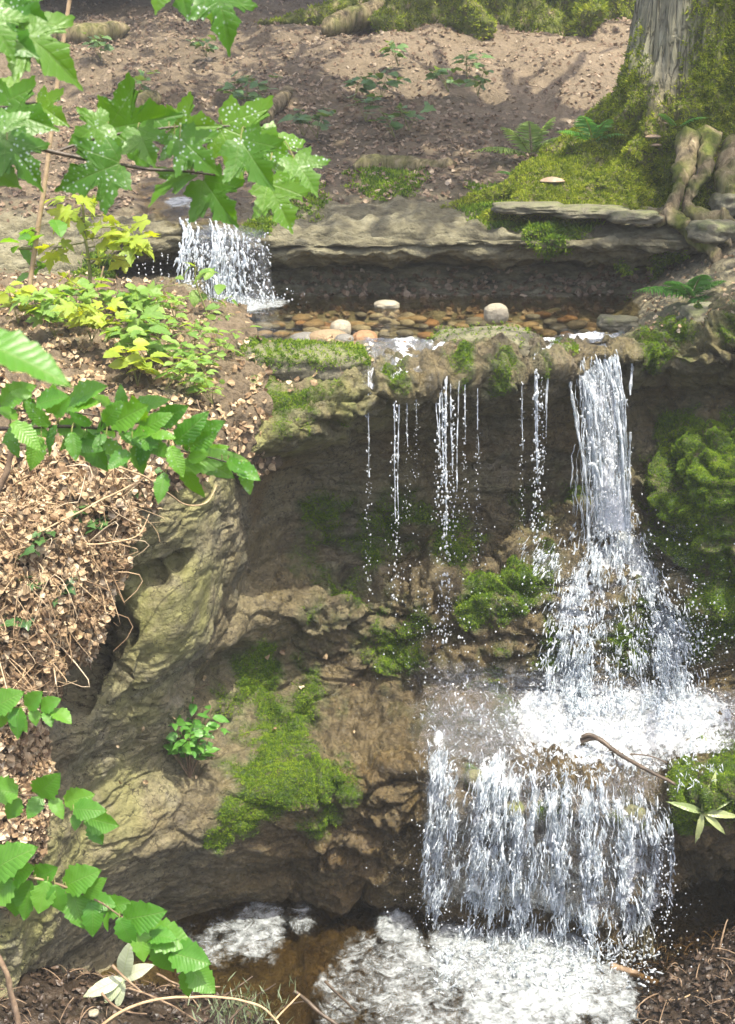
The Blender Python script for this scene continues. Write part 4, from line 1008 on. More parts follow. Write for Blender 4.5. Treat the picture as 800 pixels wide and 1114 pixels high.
# --- water running over the front sill and lip
def sill_foam(x, y, p): return np.clip(.30 * sstep(565, 590, x) * sstep(690, 665, x) + .5 * gs(x, 600, 18) * sstep(352, 362, y) + .35 * gs(x, 652, 16) + .12 * fbm(p.reshape(-1, 3) * 9, 2).reshape(x.shape), 0, 1)
draped('sill_water', 3.4, 5.4, 9.3, 11.8, .022, .014, 14, sill_foam, frothmat)
def lip_foam(x, y, p): return np.clip(.12 + .35 * gs(x, 404, 9) + .42 * gs(x, 437, 12) + .45 * gs(x, 483, 13) + .25 * gs(x, 455, 30) + .12 * fbm(p.reshape(-1, 3) * 9, 2).reshape(x.shape), 0, 1) * sstep(388, 400, x) * sstep(545, 520, x)
draped('lip_water', 3.8, 5.9, 6.8, 9.2, .016, .016, 15, lip_foam, frothmat)

# --- flying spray
dr = Drops()
def cloud(n, cx, cy, sx, sy, Y, sY, r0, r1, pw=3):
    dr.add(np.array([P(cx + rng.normal() * sx, cy + rng.normal() * sy, Y + rng.normal() * sY) for _ in range(n)]), r0 + r1 * rng.random(n) ** pw, 1.15)
cloud(700, 690, 690, 55, 55, 5.95, .15, .0012, .005)
cloud(500, 745, 700, 30, 45, 5.95, .12, .0018, .006)
cloud(500, 610, 690, 30, 60, 5.95, .12, .0016, .0045)
cloud(600, 660, 780, 80, 20, 5.78, .1, .0013, .0055)
cloud(400, 480, 690, 35, 50, 5.95, .12, .0015, .004)
cloud(400, 600, 1045, 80, 18, 5.15, .1, .0013, .005)
cloud(350, 490, 960, 35, 50, 5.3, .1, .0015, .004)
cloud(70, 730, 970, 15, 60, 5.3, .08, .0013, .0035)
cloud(300, 250, 325, 35, 8, 7.6, .08, .002, .006)
obj('water_spray', dr.mesh('water_spray'), kind='stuff')
#@@PART3
# ------------------------------------------------------------------ things standing on the terrain
TERR = np.concatenate([G2.reshape(-1, 3)[::2], H2.reshape(-1, 3), B2.reshape(-1, 3)])
TPX = proj(TERR)
def surf(px, py, rad=7, extra=None):
    """point of the terrain seen at this place (nearest to the viewer)"""
    V, X = (TERR, TPX) if extra is None else extra
    m = (np.abs(X[:, 0] - px) < rad) & (np.abs(X[:, 1] - py) < rad)
    if not m.any(): return surf(px, py, rad * 2, extra)
    c = V[m]; y = c[:, 1]; c = c[y < y.min() + .12]
    return P(px, py, float(c[:, 1].mean()))
ORD = ['first', 'second', 'third', 'fourth', 'fifth', 'sixth', 'seventh', 'eighth', 'ninth', 'tenth', 'eleventh', 'twelfth', 'thirteenth', 'fourteenth', 'fifteenth', 'sixteenth', 'seventeenth', 'eighteenth', 'nineteenth', 'twentieth']

# ---- stones and slabs
def stone_mat(name, a, b, moss=False, wet=False):
    g = N(name)
    n1 = g.noise(9, 6, .6); n2 = g.noise(50, 5, .7)
    c = g.ramp(g.math('ADD', g.math('MULTIPLY', n1, .6), g.math('MULTIPLY', n2, .4)), [(.35, a), (.65, b)])
    c = g.mix(g.math('MULTIPLY', g.sm(n2, .58, .72), .5), c, tuple(.35 * x for x in a))
    if moss:
        c = g.mix(g.math('MULTIPLY', g.attr('moss'), g.sm(g.noise(14, 5), .35, .55)), c, g.ramp(n2, [(.3, (.05, .07, .015)), (.7, (.15, .18, .04))]))
    return g.done(g.pr(c, .35 if wet else .75, .5, g.bump(g.math('ADD', n1, n2), .6, .03)))
st_tan = stone_mat('tan_stone', (.18, .125, .065), (.32, .235, .135)); st_grey = stone_mat('grey_stone', (.10, .095, .08), (.22, .21, .18))
st_pale = stone_mat('pale_stone', (.22, .19, .13), (.38, .34, .25)); st_orange = stone_mat('orange_stone', (.22, .11, .045), (.36, .21, .10), wet=True)
st_dark = stone_mat('dark_wet_stone', (.06, .045, .035), (.14, .11, .085), wet=True); st_slab = stone_mat('slab_stone', (.075, .07, .045), (.22, .20, .13), True)
def stone(name, c, half, mat, label, cat='stone', group=None, sq=2.2, rot=0, amp=.16, tpl=ICO3, mossy=0):
    V, F = tpl; c = np.asarray(c, float)
    v = V / ((np.abs(V) ** sq).sum(1, keepdims=True) ** (1 / sq))
    s = rng.random(3) * 90
    v = v * (1 + amp * fbm(v * 1.4 + s, 3) + amp * .35 * fbm(v * 4.5 + s, 2))[:, None]
    if mossy: v = v + (.10 * ridged(v * np.array([3, 3, 2.]) + s, 3) * (1 - np.abs(v[:, 2:]).T[0] * .4))[:, None] * V
    v = v * np.asarray(half)
    ca, sa = math.cos(rot), math.sin(rot); v = np.stack([v[:, 0] * ca - v[:, 1] * sa, v[:, 0] * sa + v[:, 1] * ca, v[:, 2]], 1)
    mo = np.clip(sstep(-.2, .6, V[:, 2]) * (.6 + 1.3 * fbm((v + c) * 6, 3)) * mossy, 0, 1)
    o = obj(name, make_mesh(name, v, tris=F, mats=[mat], attrs={'moss': mo}), None, label, cat, group, None, c)
    return o, v + c, V, mo, F
def moss_on(o, vw, nrm_, mo, F, count, size):
    i = rng.choice(len(vw), count, p=mo / mo.sum()); a = F[rng.integers(0, len(F), count)]
    p = vw[i] + (rng.random((count, 3)) - .5) * .03; acc = Acc(); add_moss(acc, p, nrm_[i], size)
    obj('moss', acc.mesh('moss', [mossmat], o), o, kind='stuff')
r = stone('rock_slab', P(326, 394, 6.16), (.31, .18, .075), st_slab, 'long mossy rock slab with a dark gap beneath, left of the pool stones', 'rock', sq=3.4, amp=.22, tpl=ICO4, mossy=1.0)
moss_on(r[0], r[1], r[2], r[3], r[4], 2600, .013)
r = stone('rock_slab', P(528, 374, 6.42), (.26, .13, .072), st_slab, 'wet dark rock slab with the twig in front, damming the pool', 'rock', sq=3.2, amp=.32, tpl=ICO4, mossy=.35)
moss_on(r[0], r[1], r[2], r[3], r[4], 500, .012)
r = stone('rock', P(613, 384, 6.40), (.060, .07, .055), st_slab, 'small mossy rock splitting the water at the lip', 'rock', sq=2.6, amp=.2, mossy=.9)
moss_on(r[0], r[1], r[2], r[3], r[4], 400, .012)
r = stone('rock', P(392, 392, 6.28), (.055, .06, .05), st_slab, 'small green mossy rock below the orange pool stone', 'rock', sq=2.6, amp=.2, mossy=1.0)
moss_on(r[0], r[1], r[2], r[3], r[4], 500, .012)
r = stone('rock', P(447, 377, 6.5), (.05, .06, .05), st_slab, 'small wet rock between two leaks of the pool', 'rock', sq=2.6, amp=.2, mossy=.6)
for a in [('pool_stone', (357, 368, 6.62), (.105, .07, .045), st_tan, 'long smooth tan stone lying aslant at the front of the pool', .3), ('pool_stone', (371, 358, 6.74), (.055, .05, .05), st_pale, 'pale upright stone behind the long tan one', 0),
          ('pool_stone', (375, 370, 6.55), (.05, .05, .032), st_grey, 'small grey stone between the tan and orange stones', .4), ('pool_stone', (397, 370, 6.58), (.068, .06, .05), st_orange, 'round orange brown wet stone at the front of the pool', 0),
          ('pool_stone', (333, 370, 6.62), (.085, .06, .04), st_grey, 'flat grey stone left of the long tan stone', 0), ('pool_stone', (421, 332, 7.62), (.075, .06, .03), st_pale, 'flat pale stone breaking the surface at the back of the pool', 0),
          ('boulder', (540, 342, 7.12), (.07, .065, .062), st_pale, 'large pale rounded boulder sitting in the shallow pool', 0)]:
    stone(a[0], P(*a[1]), a[2], a[3], a[4], 'stone', 'stones at the edge of the upper pool', 2.3, a[5], .14, ICO4)
pebs = []
for _ in range(1200):
    px = rng.uniform(285, 645); py = rng.uniform(327, 367)
    yv = (557 - py) / FPX; c = P(px, py, -1.35 * (cp + yv * sp) / (-sp + yv * cp))      # where the sight line meets the pool floor
    if c[1] > 8.0 or c[1] < 6.62 or any(np.hypot(*(c[:2] - q[:2])) < .075 for q in pebs): continue
    pebs.append(c)
    if len(pebs) >= 120: break
for c in pebs:
    k = rng.choice(4, p=[.4, .25, .2, .15]); m = [st_tan, st_grey, st_pale, st_orange][k]; w = ['tan', 'grey', 'pale', 'orange'][k]
    s = .024 + .034 * rng.random()
    stone('pebble', (c[0], c[1], -.155 + .06 * rng.random()), (s * 1.35, s, s * .48), m, f'small flat {w} pebble lying in the shallow upper pool', 'pebble', f'{w} pebbles in the upper pool', 2.2, rng.random() * 3, .12, ICO2)
for px, py, Y, h, lab in [(640, 230, 7.95, (.22, .14, .035), 'thin flat rock layer under the mossy tree root'), (575, 226, 8.02, (.20, .14, .03), 'short flat rock layer at the left foot of the mossy root'), (776, 252, 7.66, (.13, .12, .06), 'squared pale rock under the hanging roots'),
                      (795, 222, 7.9, (.10, .12, .06), 'upright rock behind the hanging roots'), (690, 236, 7.84, (.14, .12, .035), 'flat rock layer left of the hanging roots'), (770, 345, 6.7, (.12, .12, .06), 'low mossy rock below the fern on the right bank'), (672, 352, 6.9, (.10, .07, .04), 'low wet rock right of the water outlet')]:
    r = stone('ledge_rock', P(px, py, Y), h, st_slab, lab, 'rock', None, 4.5, .1 * rng.normal(), .34, ICO4, .6)
stone('dark_stone', P(688, 1108, 4.95), (.055, .05, .04), st_dark, 'dark wet stone at the bottom edge beside the foam', 'stone', None, 2.3, 0, .15)
for px, py, Y, s in [(518, 846, 5.44, .05), (560, 880, 5.33, .045), (690, 885, 5.36, .05), (598, 850, 5.48, .045)]:
    r = stone('shelf_rock', P(px, py, Y), (s, s * .8, s * .8), st_slab, {518: 'dark mossy rock at the left top of the lower cascade', 560: 'small rock wetted in the middle of the lower cascade', 690: 'orange green rock at the right top of the lower cascade', 598: 'small rock under the white water of the shelf'}[px], 'rock', None, 2.5, 0, .22, ICO3, .8)

# ---- bark, moss, trees
def bark_material():
    g = N('bark')
    v = g.pos((1, 1, .10))
    n = g.noise(20, 7, .68, v, .8); n2 = g.noise(3, 4, .5)
    c = g.ramp(n, [(.36, (.045, .035, .020)), (.50, (.18, .14, .080)), (.68, (.34, .275, .17))])
    fis = g.math('MULTIPLY', g.math('MULTIPLY', g.sm(g.vor(24, 'DISTANCE_TO_EDGE', g.pos((1.2, 1.2, .09))), .12, .0), g.sm(g.noise(9, 3), .4, .6)), g.attr('fissure'))
    c = g.mix(g.math('MULTIPLY', g.attr('pale'), .6), c, g.ramp(n, [(.35, (.18, .18, .115)), (.65, (.42, .41, .29))]))
    c = g.mix(g.math('MULTIPLY', fis, .55), c, (.03, .022, .013))
    c = g.mix(g.math('MULTIPLY', g.attr('moss'), g.sm(g.noise(8, 5, .65), .28, .5)), c, g.ramp(g.noise(24, 4), [(.3, (.05, .07, .012)), (.7, (.15, .17, .03))]))
    return g.done(g.pr(c, .9, .25, g.bump(g.math('SUBTRACT', n, g.math('MULTIPLY', fis, .6)), .9, .045)))
barkmat = bark_material()
moss_gold = moss_material('golden_moss', (.06, .10, .008), (.175, .235, .016), (.36, .39, .04))
canopymat = leaf_material('canopy_leaf', (.05, .10, .02), (.09, .16, .03), trans=.35)

def tree(name, base, r0, lobes, height, label, zlo=-.4, lean=(0, 0), crown=None, nz_=320, nth=420, mosszone=None, mosscount=0, msize=.022, hdec=.30, pale=None):
    root = thing(name, base, label, 'tree')
    z = zlo + (height - zlo) * (np.linspace(0, 1, nz_) ** 1.9); th = np.linspace(0, 2 * np.pi, nth, endpoint=False)
    Z, T = np.meshgrid(z, th, indexing='ij')
    r = r0 * (1 - .05 * np.clip(Z, 0, 20)) + .10 * np.exp(-np.clip(Z, -.1, 9) / .35)
    for t0, A, w in lobes:
        dth = (T - t0 + np.pi) % (2 * np.pi) - np.pi
        tw = dth + .06 * np.sin(Z * 9 + t0 * 5)
        r = r + A * np.exp(-np.clip(Z, -.12, 9) / hdec) * np.exp(-(tw / w) ** 2)
    r = np.where(Z < -.1, r * (1 + (Z + .1) * .35), r)
    pts = np.stack([r * np.cos(T) + lean[0] * Z, r * np.sin(T) + lean[1] * Z, Z], 2)
    f = pts.reshape(-1, 3)
    up = sstep(.3, 1.0, Z)
    rad = np.stack([np.cos(T), np.sin(T), np.zeros_like(T)], 2)
    hgt = ((.040 * ridged(f * np.array([9, 9, .9]) + 3, 3) + .018 * fbm(f * np.array([24, 24, 3.5]), 3)).reshape(Z.shape) * (.3 + .7 * up) + (1 - up) * (.085 * fbm(f * 5, 4).reshape(Z.shape) + .05 * ridged(f * 9, 2).reshape(Z.shape)))
    mz0 = mosszone(f, T.ravel(), Z.ravel()).reshape(Z.shape) if mosszone else 0 * Z
    hgt = hgt + np.clip(mz0, 0, 1) * (1 - up) * (.07 * ridged(f * 5.5 + 50, 3).reshape(Z.shape) - .02)
    pts = pts + rad * hgt[..., None]; pts[..., 2] += ((1 - up) * .04 * fbm(f * 4 + 20, 3).reshape(Z.shape))
    mz = mosszone(f, T.ravel(), Z.ravel()).reshape(Z.shape) if mosszone else np.zeros_like(Z)
    mz = np.clip(mz * (1 + 1.2 * fbm(f * 5 + 11, 3).reshape(Z.shape)), 0, 1)
    pl = pale(T, Z) if pale else np.zeros_like(Z)
    V = pts.reshape(-1, 3)
    i = np.arange(nz_ - 1)[:, None] * nth; j = np.arange(nth)[None]
    q = np.stack([i + j, i + (j + 1) % nth, i + nth + (j + 1) % nth, i + nth + j], 2).reshape(-1, 4)
    obj('trunk', make_mesh('trunk', V, quads=q, mats=[barkmat], attrs=dict(moss=mz.ravel(), pale=pl.ravel(), fissure=np.ones(mz.size))), root)
    wV = V + np.asarray(base)
    if mosscount:
        Gw = np.concatenate([pts, pts[:, :1]], 1) + np.asarray(base); Nw = grid_normals(Gw); c0 = rad.mean()
        radw = np.concatenate([rad, rad[:, :1]], 1); sgn = np.sign((Nw * radw).sum(2, keepdims=True)); Nw = Nw * np.where(sgn == 0, 1, sgn)
        mw = np.concatenate([mz, mz[:, :1]], 1); front = (radw[..., 1] < .35)
        p, n, m = sample_grid(Gw, Nw, mw * front, mosscount, .08)
        acc = Acc(); add_moss(acc, p, n, msize, .6); obj('moss', acc.mesh('moss', [moss_gold], root), root, kind='stuff')
    if crown:
        ps = []; rs = []; cl = []
        for k in range(crown['limbs']):
            a = rng.random() * 6.28; h0 = height * rng.uniform(.55, .97); L = crown['r'] * rng.uniform(.6, 1.05)
            s0 = np.array([lean[0] * h0, lean[1] * h0, h0]); e = s0 + np.array([math.cos(a) * L, math.sin(a) * L, L * rng.uniform(.15, .55)])
            t = np.linspace(0, 1, 12)[:, None]; p = s0 + (e - s0) * t + np.array([0, 0, .35]) * np.sin(t * 3.1) + np.cumsum(rng.normal(size=(12, 3)) * .05, 0)
            ps.append(p); rs.append(np.linspace(r0 * .28, .015, 12))
            for q_ in p[4:]: cl.append(q_)
        V, q, t = tubes(ps, rs, 7); obj('limbs', make_mesh('limbs', V, q, t, [barkmat], attrs=dict(moss=np.zeros(len(V)), pale=np.zeros(len(V)))), root)
        cl = np.array(cl); n = int(crown['n'] * .62)
        p = cl[rng.integers(0, len(cl), n)] + rng.normal(size=(n, 3)) * np.array([.45, .45, .28]) * crown['r'] / 3
        wp_ = p + np.asarray(base)
        # crown leaves cleared toward the sun so chosen spots below stay sunlit
        keep = np.ones(n, bool)
        for (hx, hy, hz_, hr) in SUNHOLES:
            c = np.array([hx, hy, hz_]); dv = wp_ - c; along = dv @ SUNDIR
            dist = np.linalg.norm(dv - along[:, None] * SUNDIR, axis=1); keep &= dist > hr
        p = p[keep]; acc = Acc(); d_ = rand_unit(len(p)) + [0, 0, -.4]
        add_leaves(acc, small_tpl, p + np.asarray(base), d_, np.array([0, 0, 1]) + .5 * rand_unit(len(p)), crown['s'] * (.6 + .7 * rng.random(len(p))))
        obj('crown', acc.mesh('crown', [canopymat], root), root)
    return root, wV
SUNDIR = unit(np.array([.22, -.30, .93]))
SUNHOLES = [(*P(680, 520, 6.2), .75), (*P(600, 900, 5.3), 1.0), (*P(350, 420, 6.0), .75), (*P(60, 560, 4.5), 1.5), (*P(290, 880, 5.3), .45), (*P(240, 300, 7.8), .45), (*P(560, 60, 12), 1.6), (*P(600, 180, 8.3), .55), (*P(200, 640, 5.1), .85), (*P(130, 380, 6), .8), (*P(780, 500, 6.4), .4), (*P(250, 180, 2.4), .7), (*P(450, 335, 7.2), .95), (*P(760, 500, 6.2), .8)]
PI = math.pi
tb = P(754, 206, 8.95)
tree_root, TV = tree('tree', tb, .46, [(PI + .02, .70, .15), (PI + .24, .85, .12), (PI + .46, .75, .12), (PI + .75, .50, .13), (PI - .25, .6, .2), (1.5 * PI - .2, .25, .15), (1.5 * PI + .3, .3, .16), (1.5 * PI + .9, .45, .17), (.4, .7, .2), (1.6, .6, .25), (2.4, .5, .2)],
    6.5, 'large moss covered tree with flaring roots standing on the ledge', -.16, (.02, 0), dict(limbs=16, r=3.4, n=9000, s=.20),
    mosszone=lambda f, T, Z: np.clip(sstep(.95, .35, Z + .22 * np.sin(T * 5)) + .75 * sstep(.15, .75, np.cos(T - 1.72 * PI)) * sstep(4.5, .5, Z), 0, 1), mosscount=36000,
    pale=lambda T, Z: 1.2 * sstep(.45, .9, np.cos(T - 1.22 * PI)) * sstep(.4, .9, Z))  # left side of the trunk painted paler, as if lit
TPJ = (TV, proj(TV))
rp = []; rr_ = []
for pts, r0, r1 in [([(748, 150, 8.3), (742, 185, 8.08), (736, 215, 7.92), (724, 236, 7.84), (712, 246, 7.8)], .075, .028), ([(772, 150, 8.3), (764, 190, 8.0), (748, 222, 7.86), (752, 240, 7.8)], .06, .022), ([(800, 160, 8.2), (790, 195, 8.0), (795, 225, 7.86), (812, 245, 7.8)], .085, .04),
                    ([(722, 236, 7.84), (745, 250, 7.74), (768, 272, 7.6), (782, 290, 7.48)], .055, .028), ([(745, 228, 7.86), (765, 240, 7.78), (785, 238, 7.76), (805, 250, 7.74)], .06, .03), ([(768, 272, 7.6), (780, 262, 7.56), (792, 272, 7.52)], .026, .012)]:
    p = crom(np.array([P(*k) for k in pts]), 60); p = p + .012 * np.stack([fbm(p * 6 + k, 2) for k in (1, 9, 17)], 1)
    rr = np.linspace(r0, r1, 60) * (1 + .35 * fbm(p * 9 + 5, 2))
    rr = rr * (1 + .35 * fbm(p * 5 + 40, 2))
    V, q, t = tubes([p], [rr], 14); V = V + .040 * np.stack([ridged(V * 6 + k, 3) - .2 for k in (2, 11, 23)], 1) + .012 * np.stack([fbm(V * 26 + k, 2) for k in (2, 11, 23)], 1); V = local(V, tree_root)
    obj('root', make_mesh('root', V, q, t, [barkmat], attrs=dict(moss=np.clip(1.8 * fbm(V * 6, 2) + .5, 0, 1), pale=np.zeros(len(V)))), tree_root)

mz2 = lambda f, T, Z: sstep(.9, .1, Z)
tree('background_tree', P(482, 14, 14.2), .40, [(PI + .2, .9, .17), (PI + .9, .4, .15), (1.6 * PI, .4, .16), (1.9 * PI, .6, .15), (.5, .6, .3), (2.2, .6, .3)], 7.5, 'mossy tree base at the top of the slope left of the path', -.4, (0, 0), dict(limbs=14, r=3.6, n=6000, s=.24), 120, 120, mz2, 4000, .035)
tree('background_tree', P(625, 4, 14.6), .34, [(PI + .1, .7, .2), (1.5 * PI, .5, .2), (1.9 * PI, .9, .2), (.8, .5, .3)], 7.5, 'slimmer tree base at the top edge right of the path', -.4, (0, 0), dict(limbs=12, r=3.2, n=5000, s=.24), 100, 100, mz2, 2500, .05)
tree('background_tree', P(60, -60, 15.0), .40, [(PI, .6, .25), (1.6 * PI, .6, .25), (.5, .6, .3)], 8, 'tree rising beyond the top left of the slope', -.4, (0, 0), dict(limbs=14, r=4.0, n=7000, s=.24), 80, 80)
tree('tree', W(1330, 5.0, .4), .22, [(PI, .3, .25), (1.6 * PI, .3, .25)], 6.0, 'unseen tree added outside the right edge to shade the lower right', -1.2, (.05, -.03), dict(limbs=12, r=2.2, n=4500, s=.16), 80, 80)  # unseen tree, added so its crown shades the lower right

# ---- mushrooms
capm = simple_noise_mat('mushroom_cap', [(.3, (.20, .13, .085)), (.7, (.38, .28, .20))], 30, .3, .005, .5)
gillm = simple_noise_mat('mushroom_gill', [(.3, (.34, .27, .2)), (.7, (.52, .44, .35))], 60, .4, .003, .8)
for px, py, w, lab in [(711, 149, .052, 'upper of the pair of bracket mushrooms on the tree trunk'), (712, 158, .047, 'lower of the pair of bracket mushrooms on the tree trunk'), (601, 197, .080, 'single wide bracket mushroom on the low mossy root'), (724, 134, .022, 'tiny bracket mushroom beside the small trunk fern')]:
    c = surf(px, py, 7, TPJ); root = thing('mushroom', c, lab, 'mushroom', 'bracket mushrooms on the mossy tree')
    th = np.linspace(-.15, PI + .15, 28); rs_ = np.array([0, .35, .7, .92, 1.0]); hs = np.array([.34, .30, .20, .08, 0.0])
    V = np.array([(w * a * math.cos(t) * (1 + .05 * math.sin(5 * t)), -w * a * math.sin(t) * .9 + .01, w * h) for a, h in zip(rs_, hs) for t in th])
    obj('cap', make_mesh('cap', V, quads=grid_quads(5, 28), mats=[capm]), root)
    hs2 = np.array([-.14, -.16, -.14, -.07, -.01])
    V = np.array([(w * a * math.cos(t) * (1 + .05 * math.sin(5 * t)), -w * a * math.sin(t) * .9 + .01, w * h) for a, h in zip(rs_, hs2) for t in th])
    obj('gills', make_mesh('gills', V, quads=grid_quads(5, 28), mats=[gillm]), root)

# ---- ferns
fernmat = leaf_material('fern_leaf', (.09, .26, .05), (.15, .34, .06), trans=.35, tscale=(1.6, 1.6, .8))
fernpale = leaf_material('pale_fern_leaf', (.24, .36, .10), (.34, .44, .14), trans=.4, tscale=(1.5, 1.5, .8))
stemmat = simple_noise_mat('green_stem', [(.3, (.10, .11, .03)), (.7, (.20, .20, .06))], 30)
woodmat = simple_noise_mat('twig_bark', [(.3, (.07, .045, .028)), (.5, (.17, .115, .07)), (.75, (.30, .22, .14))], 26, .6, .006, .85, (1, 1, 1))
palewood = simple_noise_mat('pale_twig', [(.3, (.24, .16, .085)), (.7, (.46, .34, .20))], 26, .5, .005, .8)
darkwood = simple_noise_mat('dark_wet_wood', [(.3, (.025, .018, .012)), (.7, (.10, .07, .045))], 22, .6, .006, .45)
pinna = ovate_leaf(.5, .2, .2, 6, .06, .7)
def fern(c, fronds, label, mat=fernmat, wfac=.28):
    root = thing('fern', c, label, 'fern', 'ferns around the tree roots')
    for (dx, dy, dz, L) in fronds:
        d = unit(np.array([dx, dy, dz])); t = np.linspace(0, 1, 24)[:, None]
        pth = c + d * L * t + np.array([0, 0, -.35 * L]) * t ** 2.2 + np.array([dx, dy, 0]) * .12 * L * t ** 2
        V, q, tt = tubes([pth], [np.linspace(.003, .001, 24)], 5); fr = obj('frond', make_mesh('frond', local(V, root), q, tt, [stemmat], attrs={'rnd': np.zeros(len(V))}), root)
        acc = Acc(); tg = np.gradient(pth, axis=0); m = 22
        for i in range(m):
            u = .10 + .88 * i / (m - 1); p = np.array([np.interp(u, t[:, 0], pth[:, k]) for k in range(3)]); g_ = unit(np.array([np.interp(u, t[:, 0], tg[:, k]) for k in range(3)]))
            side = unit(np.cross(g_, [0, 0, 1.0])); up = np.cross(side, g_)
            ln = L * wfac * (math.sin(PI * min(1, (u * .92 + .06)) ** .75) ** .9 + .06)
            for sgn in (-1, 1):
                acc.add(instances(pinna, basis(sgn * side + g_ * .35 + .06 * rng.normal(size=3) - up * .1, up + .25 * rng.normal(size=3)), np.array([[ln * .13, ln, ln]]), p[None]))
        obj('leaflets', acc.mesh('leaflets', [mat], fr if False else root), fr) if False else None
        me = acc.mesh('leaflets', [mat], root); lf_ = obj('leaflets', me, fr)
    return root
fern(surf(578, 172), [(-.95, -.3, .5, .46), (-.5, -.2, .9, .42), (-.1, -.3, 1, .42), (.30, -.1, 1.0, .46), (.45, -.4, .7, .36)], 'pale feathery fern left of the mossy root', fernpale)
fern(surf(645, 155, 7, TPJ), [(-.8, -.3, .6, .30), (-.3, -.4, .9, .32), (.3, -.4, .9, .28), (.7, -.3, .5, .24)], 'bluish green small fern growing on the mossy root')
fern(surf(735, 150, 7, TPJ) + [0, -.02, .06], [(-.6, -.2, .8, .20), (.7, -.2, .6, .22)], 'two fronded fern sprouting from the trunk')
fern(surf(560, 192), [(-.7, -.4, .5, .17), (.75, -.4, .4, .17), (.1, -.5, .6, .12)], 'smallest low fern left of the wide mushroom')
fern(surf(752, 325), [(-.95, -.2, .55, .34), (-.5, -.4, .7, .28), (.1, -.4, .9, .26), (.5, -.3, .7, .26), (.85, -.3, .25, .24), (.3, -.7, .1, .22)], 'dark green fern with broad fronds on the right bank above the rock', fernmat, .34)

# ---- leafy branches hanging into the picture from the left
maplemat = leaf_material('maple_leaf', (.055, .165, .018), (.11, .24, .014), veins='palmate', drops=.7, trans=.5, rough=.4)
hazelmat = leaf_material('hazel_leaf', (.055, .185, .016), (.11, .265, .018), drops=.25, trans=.42, rough=.4)
lowmat = leaf_material('beech_leaf', (.065, .205, .022), (.115, .275, .026), trans=.45, rough=.4)
yellowmat = leaf_material('yellow_green_leaf', (.17, .26, .02), (.27, .34, .03), trans=.4, rough=.5, veins='palmate')
plantmat = leaf_material('bank_plant_leaf', (.10, .21, .035), (.19, .31, .05), trans=.38, rough=.45)
ivymat = leaf_material('ivy_leaf', (.025, .075, .02), (.06, .13, .035), trans=.15, rough=.3, veins='palmate')
slopemat = leaf_material('bramble_leaf', (.05, .12, .035), (.10, .19, .06), trans=.25, rough=.4)
def branch(name, label, stems, leaves, tpls, lmat, smat, Y, group=None, petiole=.0012, lscale=1.0, nup=(0, -.9, .55), sjit=.3):
    """stems: list of (points(px,py,dY), r0, r1); leaves: (base px,py, tip px,py, dY)"""
    S0 = crom(np.array([P(a, b, Y + c) for a, b, c in stems[0][0]]), 40)
    root = thing(name, S0[0], label, 'branch', group)
    allp = []
    for pts, r0, r1 in stems:
        p = crom(np.array([P(a, b, Y + c) for a, b, c in pts]), 40); allp.append(p)
        p = p + .004 * np.stack([fbm(p * 12 + k, 2) for k in (1, 9, 17)], 1)
        V, q, t = tubes([p], [np.linspace(r0, r1, 40)], 8); obj('stem', make_mesh('stem', local(V, root), q, t, [smat], attrs={'rnd': np.zeros(len(V))}), root)
    AP = np.concatenate(allp); APX = proj(AP)
    acc = Acc(); pp = []; pr_ = []
    for (bx, by, tx, ty, dY) in leaves:
        b = P(bx, by, Y + dY); e = P(tx, ty, Y + dY - .03 * rng.random() - .02)
        d = e - b; L = np.linalg.norm(d) * lscale * rng.uniform(.85, 1.1)
        n = np.array(nup) + sjit * rng.normal(size=3)
        add_leaves(acc, tpls, b[None], d[None], n[None], np.array([L]))
        j = np.argmin(np.hypot(*(APX - [bx, by]).T)); t = np.linspace(0, 1, 8)[:, None]
        pp.append(AP[j] + (b - AP[j]) * t + np.array([0, 0, .012]) * np.sin(t * PI)); pr_.append(np.full(8, petiole))
    V, q, t = tubes(pp, pr_, 5, False); obj('leaf_stalks', make_mesh('leaf_stalks', local(V, root), q, None, [stemmat], attrs={'rnd': np.zeros(len(V))}), root, kind='stuff')
    obj('leaves', acc.mesh('leaves', [lmat], root), root)
    return root
branch('maple_branch', 'drooping maple branch with wet lobed leaves reaching in front of the stream',
    [([(-60, 140, -.05), (0, 150, 0), (60, 165, 0), (125, 178, .02), (190, 186, .03), (235, 190, .05)], .0055, .002), ([(60, 165, 0), (110, 150, .05), (180, 140, .1), (250, 138, .12), (300, 150, .14)], .003, .0012), ([(-60, 120, .05), (-10, 118, .05), (40, 112, .05)], .004, .002)],
    [(118, 134, 66, 150, .05), (120, 140, 196, 124, .12), (186, 140, 240, 134, .12), (150, 140, 170, 184, .04), (196, 150, 240, 192, .0), (190, 146, 214, 190, .06), (262, 152, 300, 212, -.05), (240, 138, 326, 172, .12), (320, 172, 356, 220, .05), (292, 200, 326, 260, .0),
     (222, 196, 262, 256, .06), (208, 190, 142, 222, .04), (130, 178, 58, 204, .0), (8, 152, 44, 196, -.03), (-5, 118, 78, 142, .05), (40, 112, 75, 136, .08), (-20, 100, 30, 118, .1), (-10, 135, 40, 150, .0), (278, 150, 340, 190, .16), (-15, 180, 22, 200, .0)],
    maple_tpl, maplemat, darkwood, 2.35, lscale=.86)
branch('maple_branch', 'short maple branch in the top left corner', [([(-60, 10, 0), (-10, 22, 0), (20, 30, 0)], .004, .002)], [(15, 28, 78, 66, 0), (0, 0, 50, 26, .03), (-12, 30, 40, 56, .0), (10, 5, 40, -20, .05), (-20, 8, 14, 48, -.05)], maple_tpl, maplemat, darkwood, 2.2)
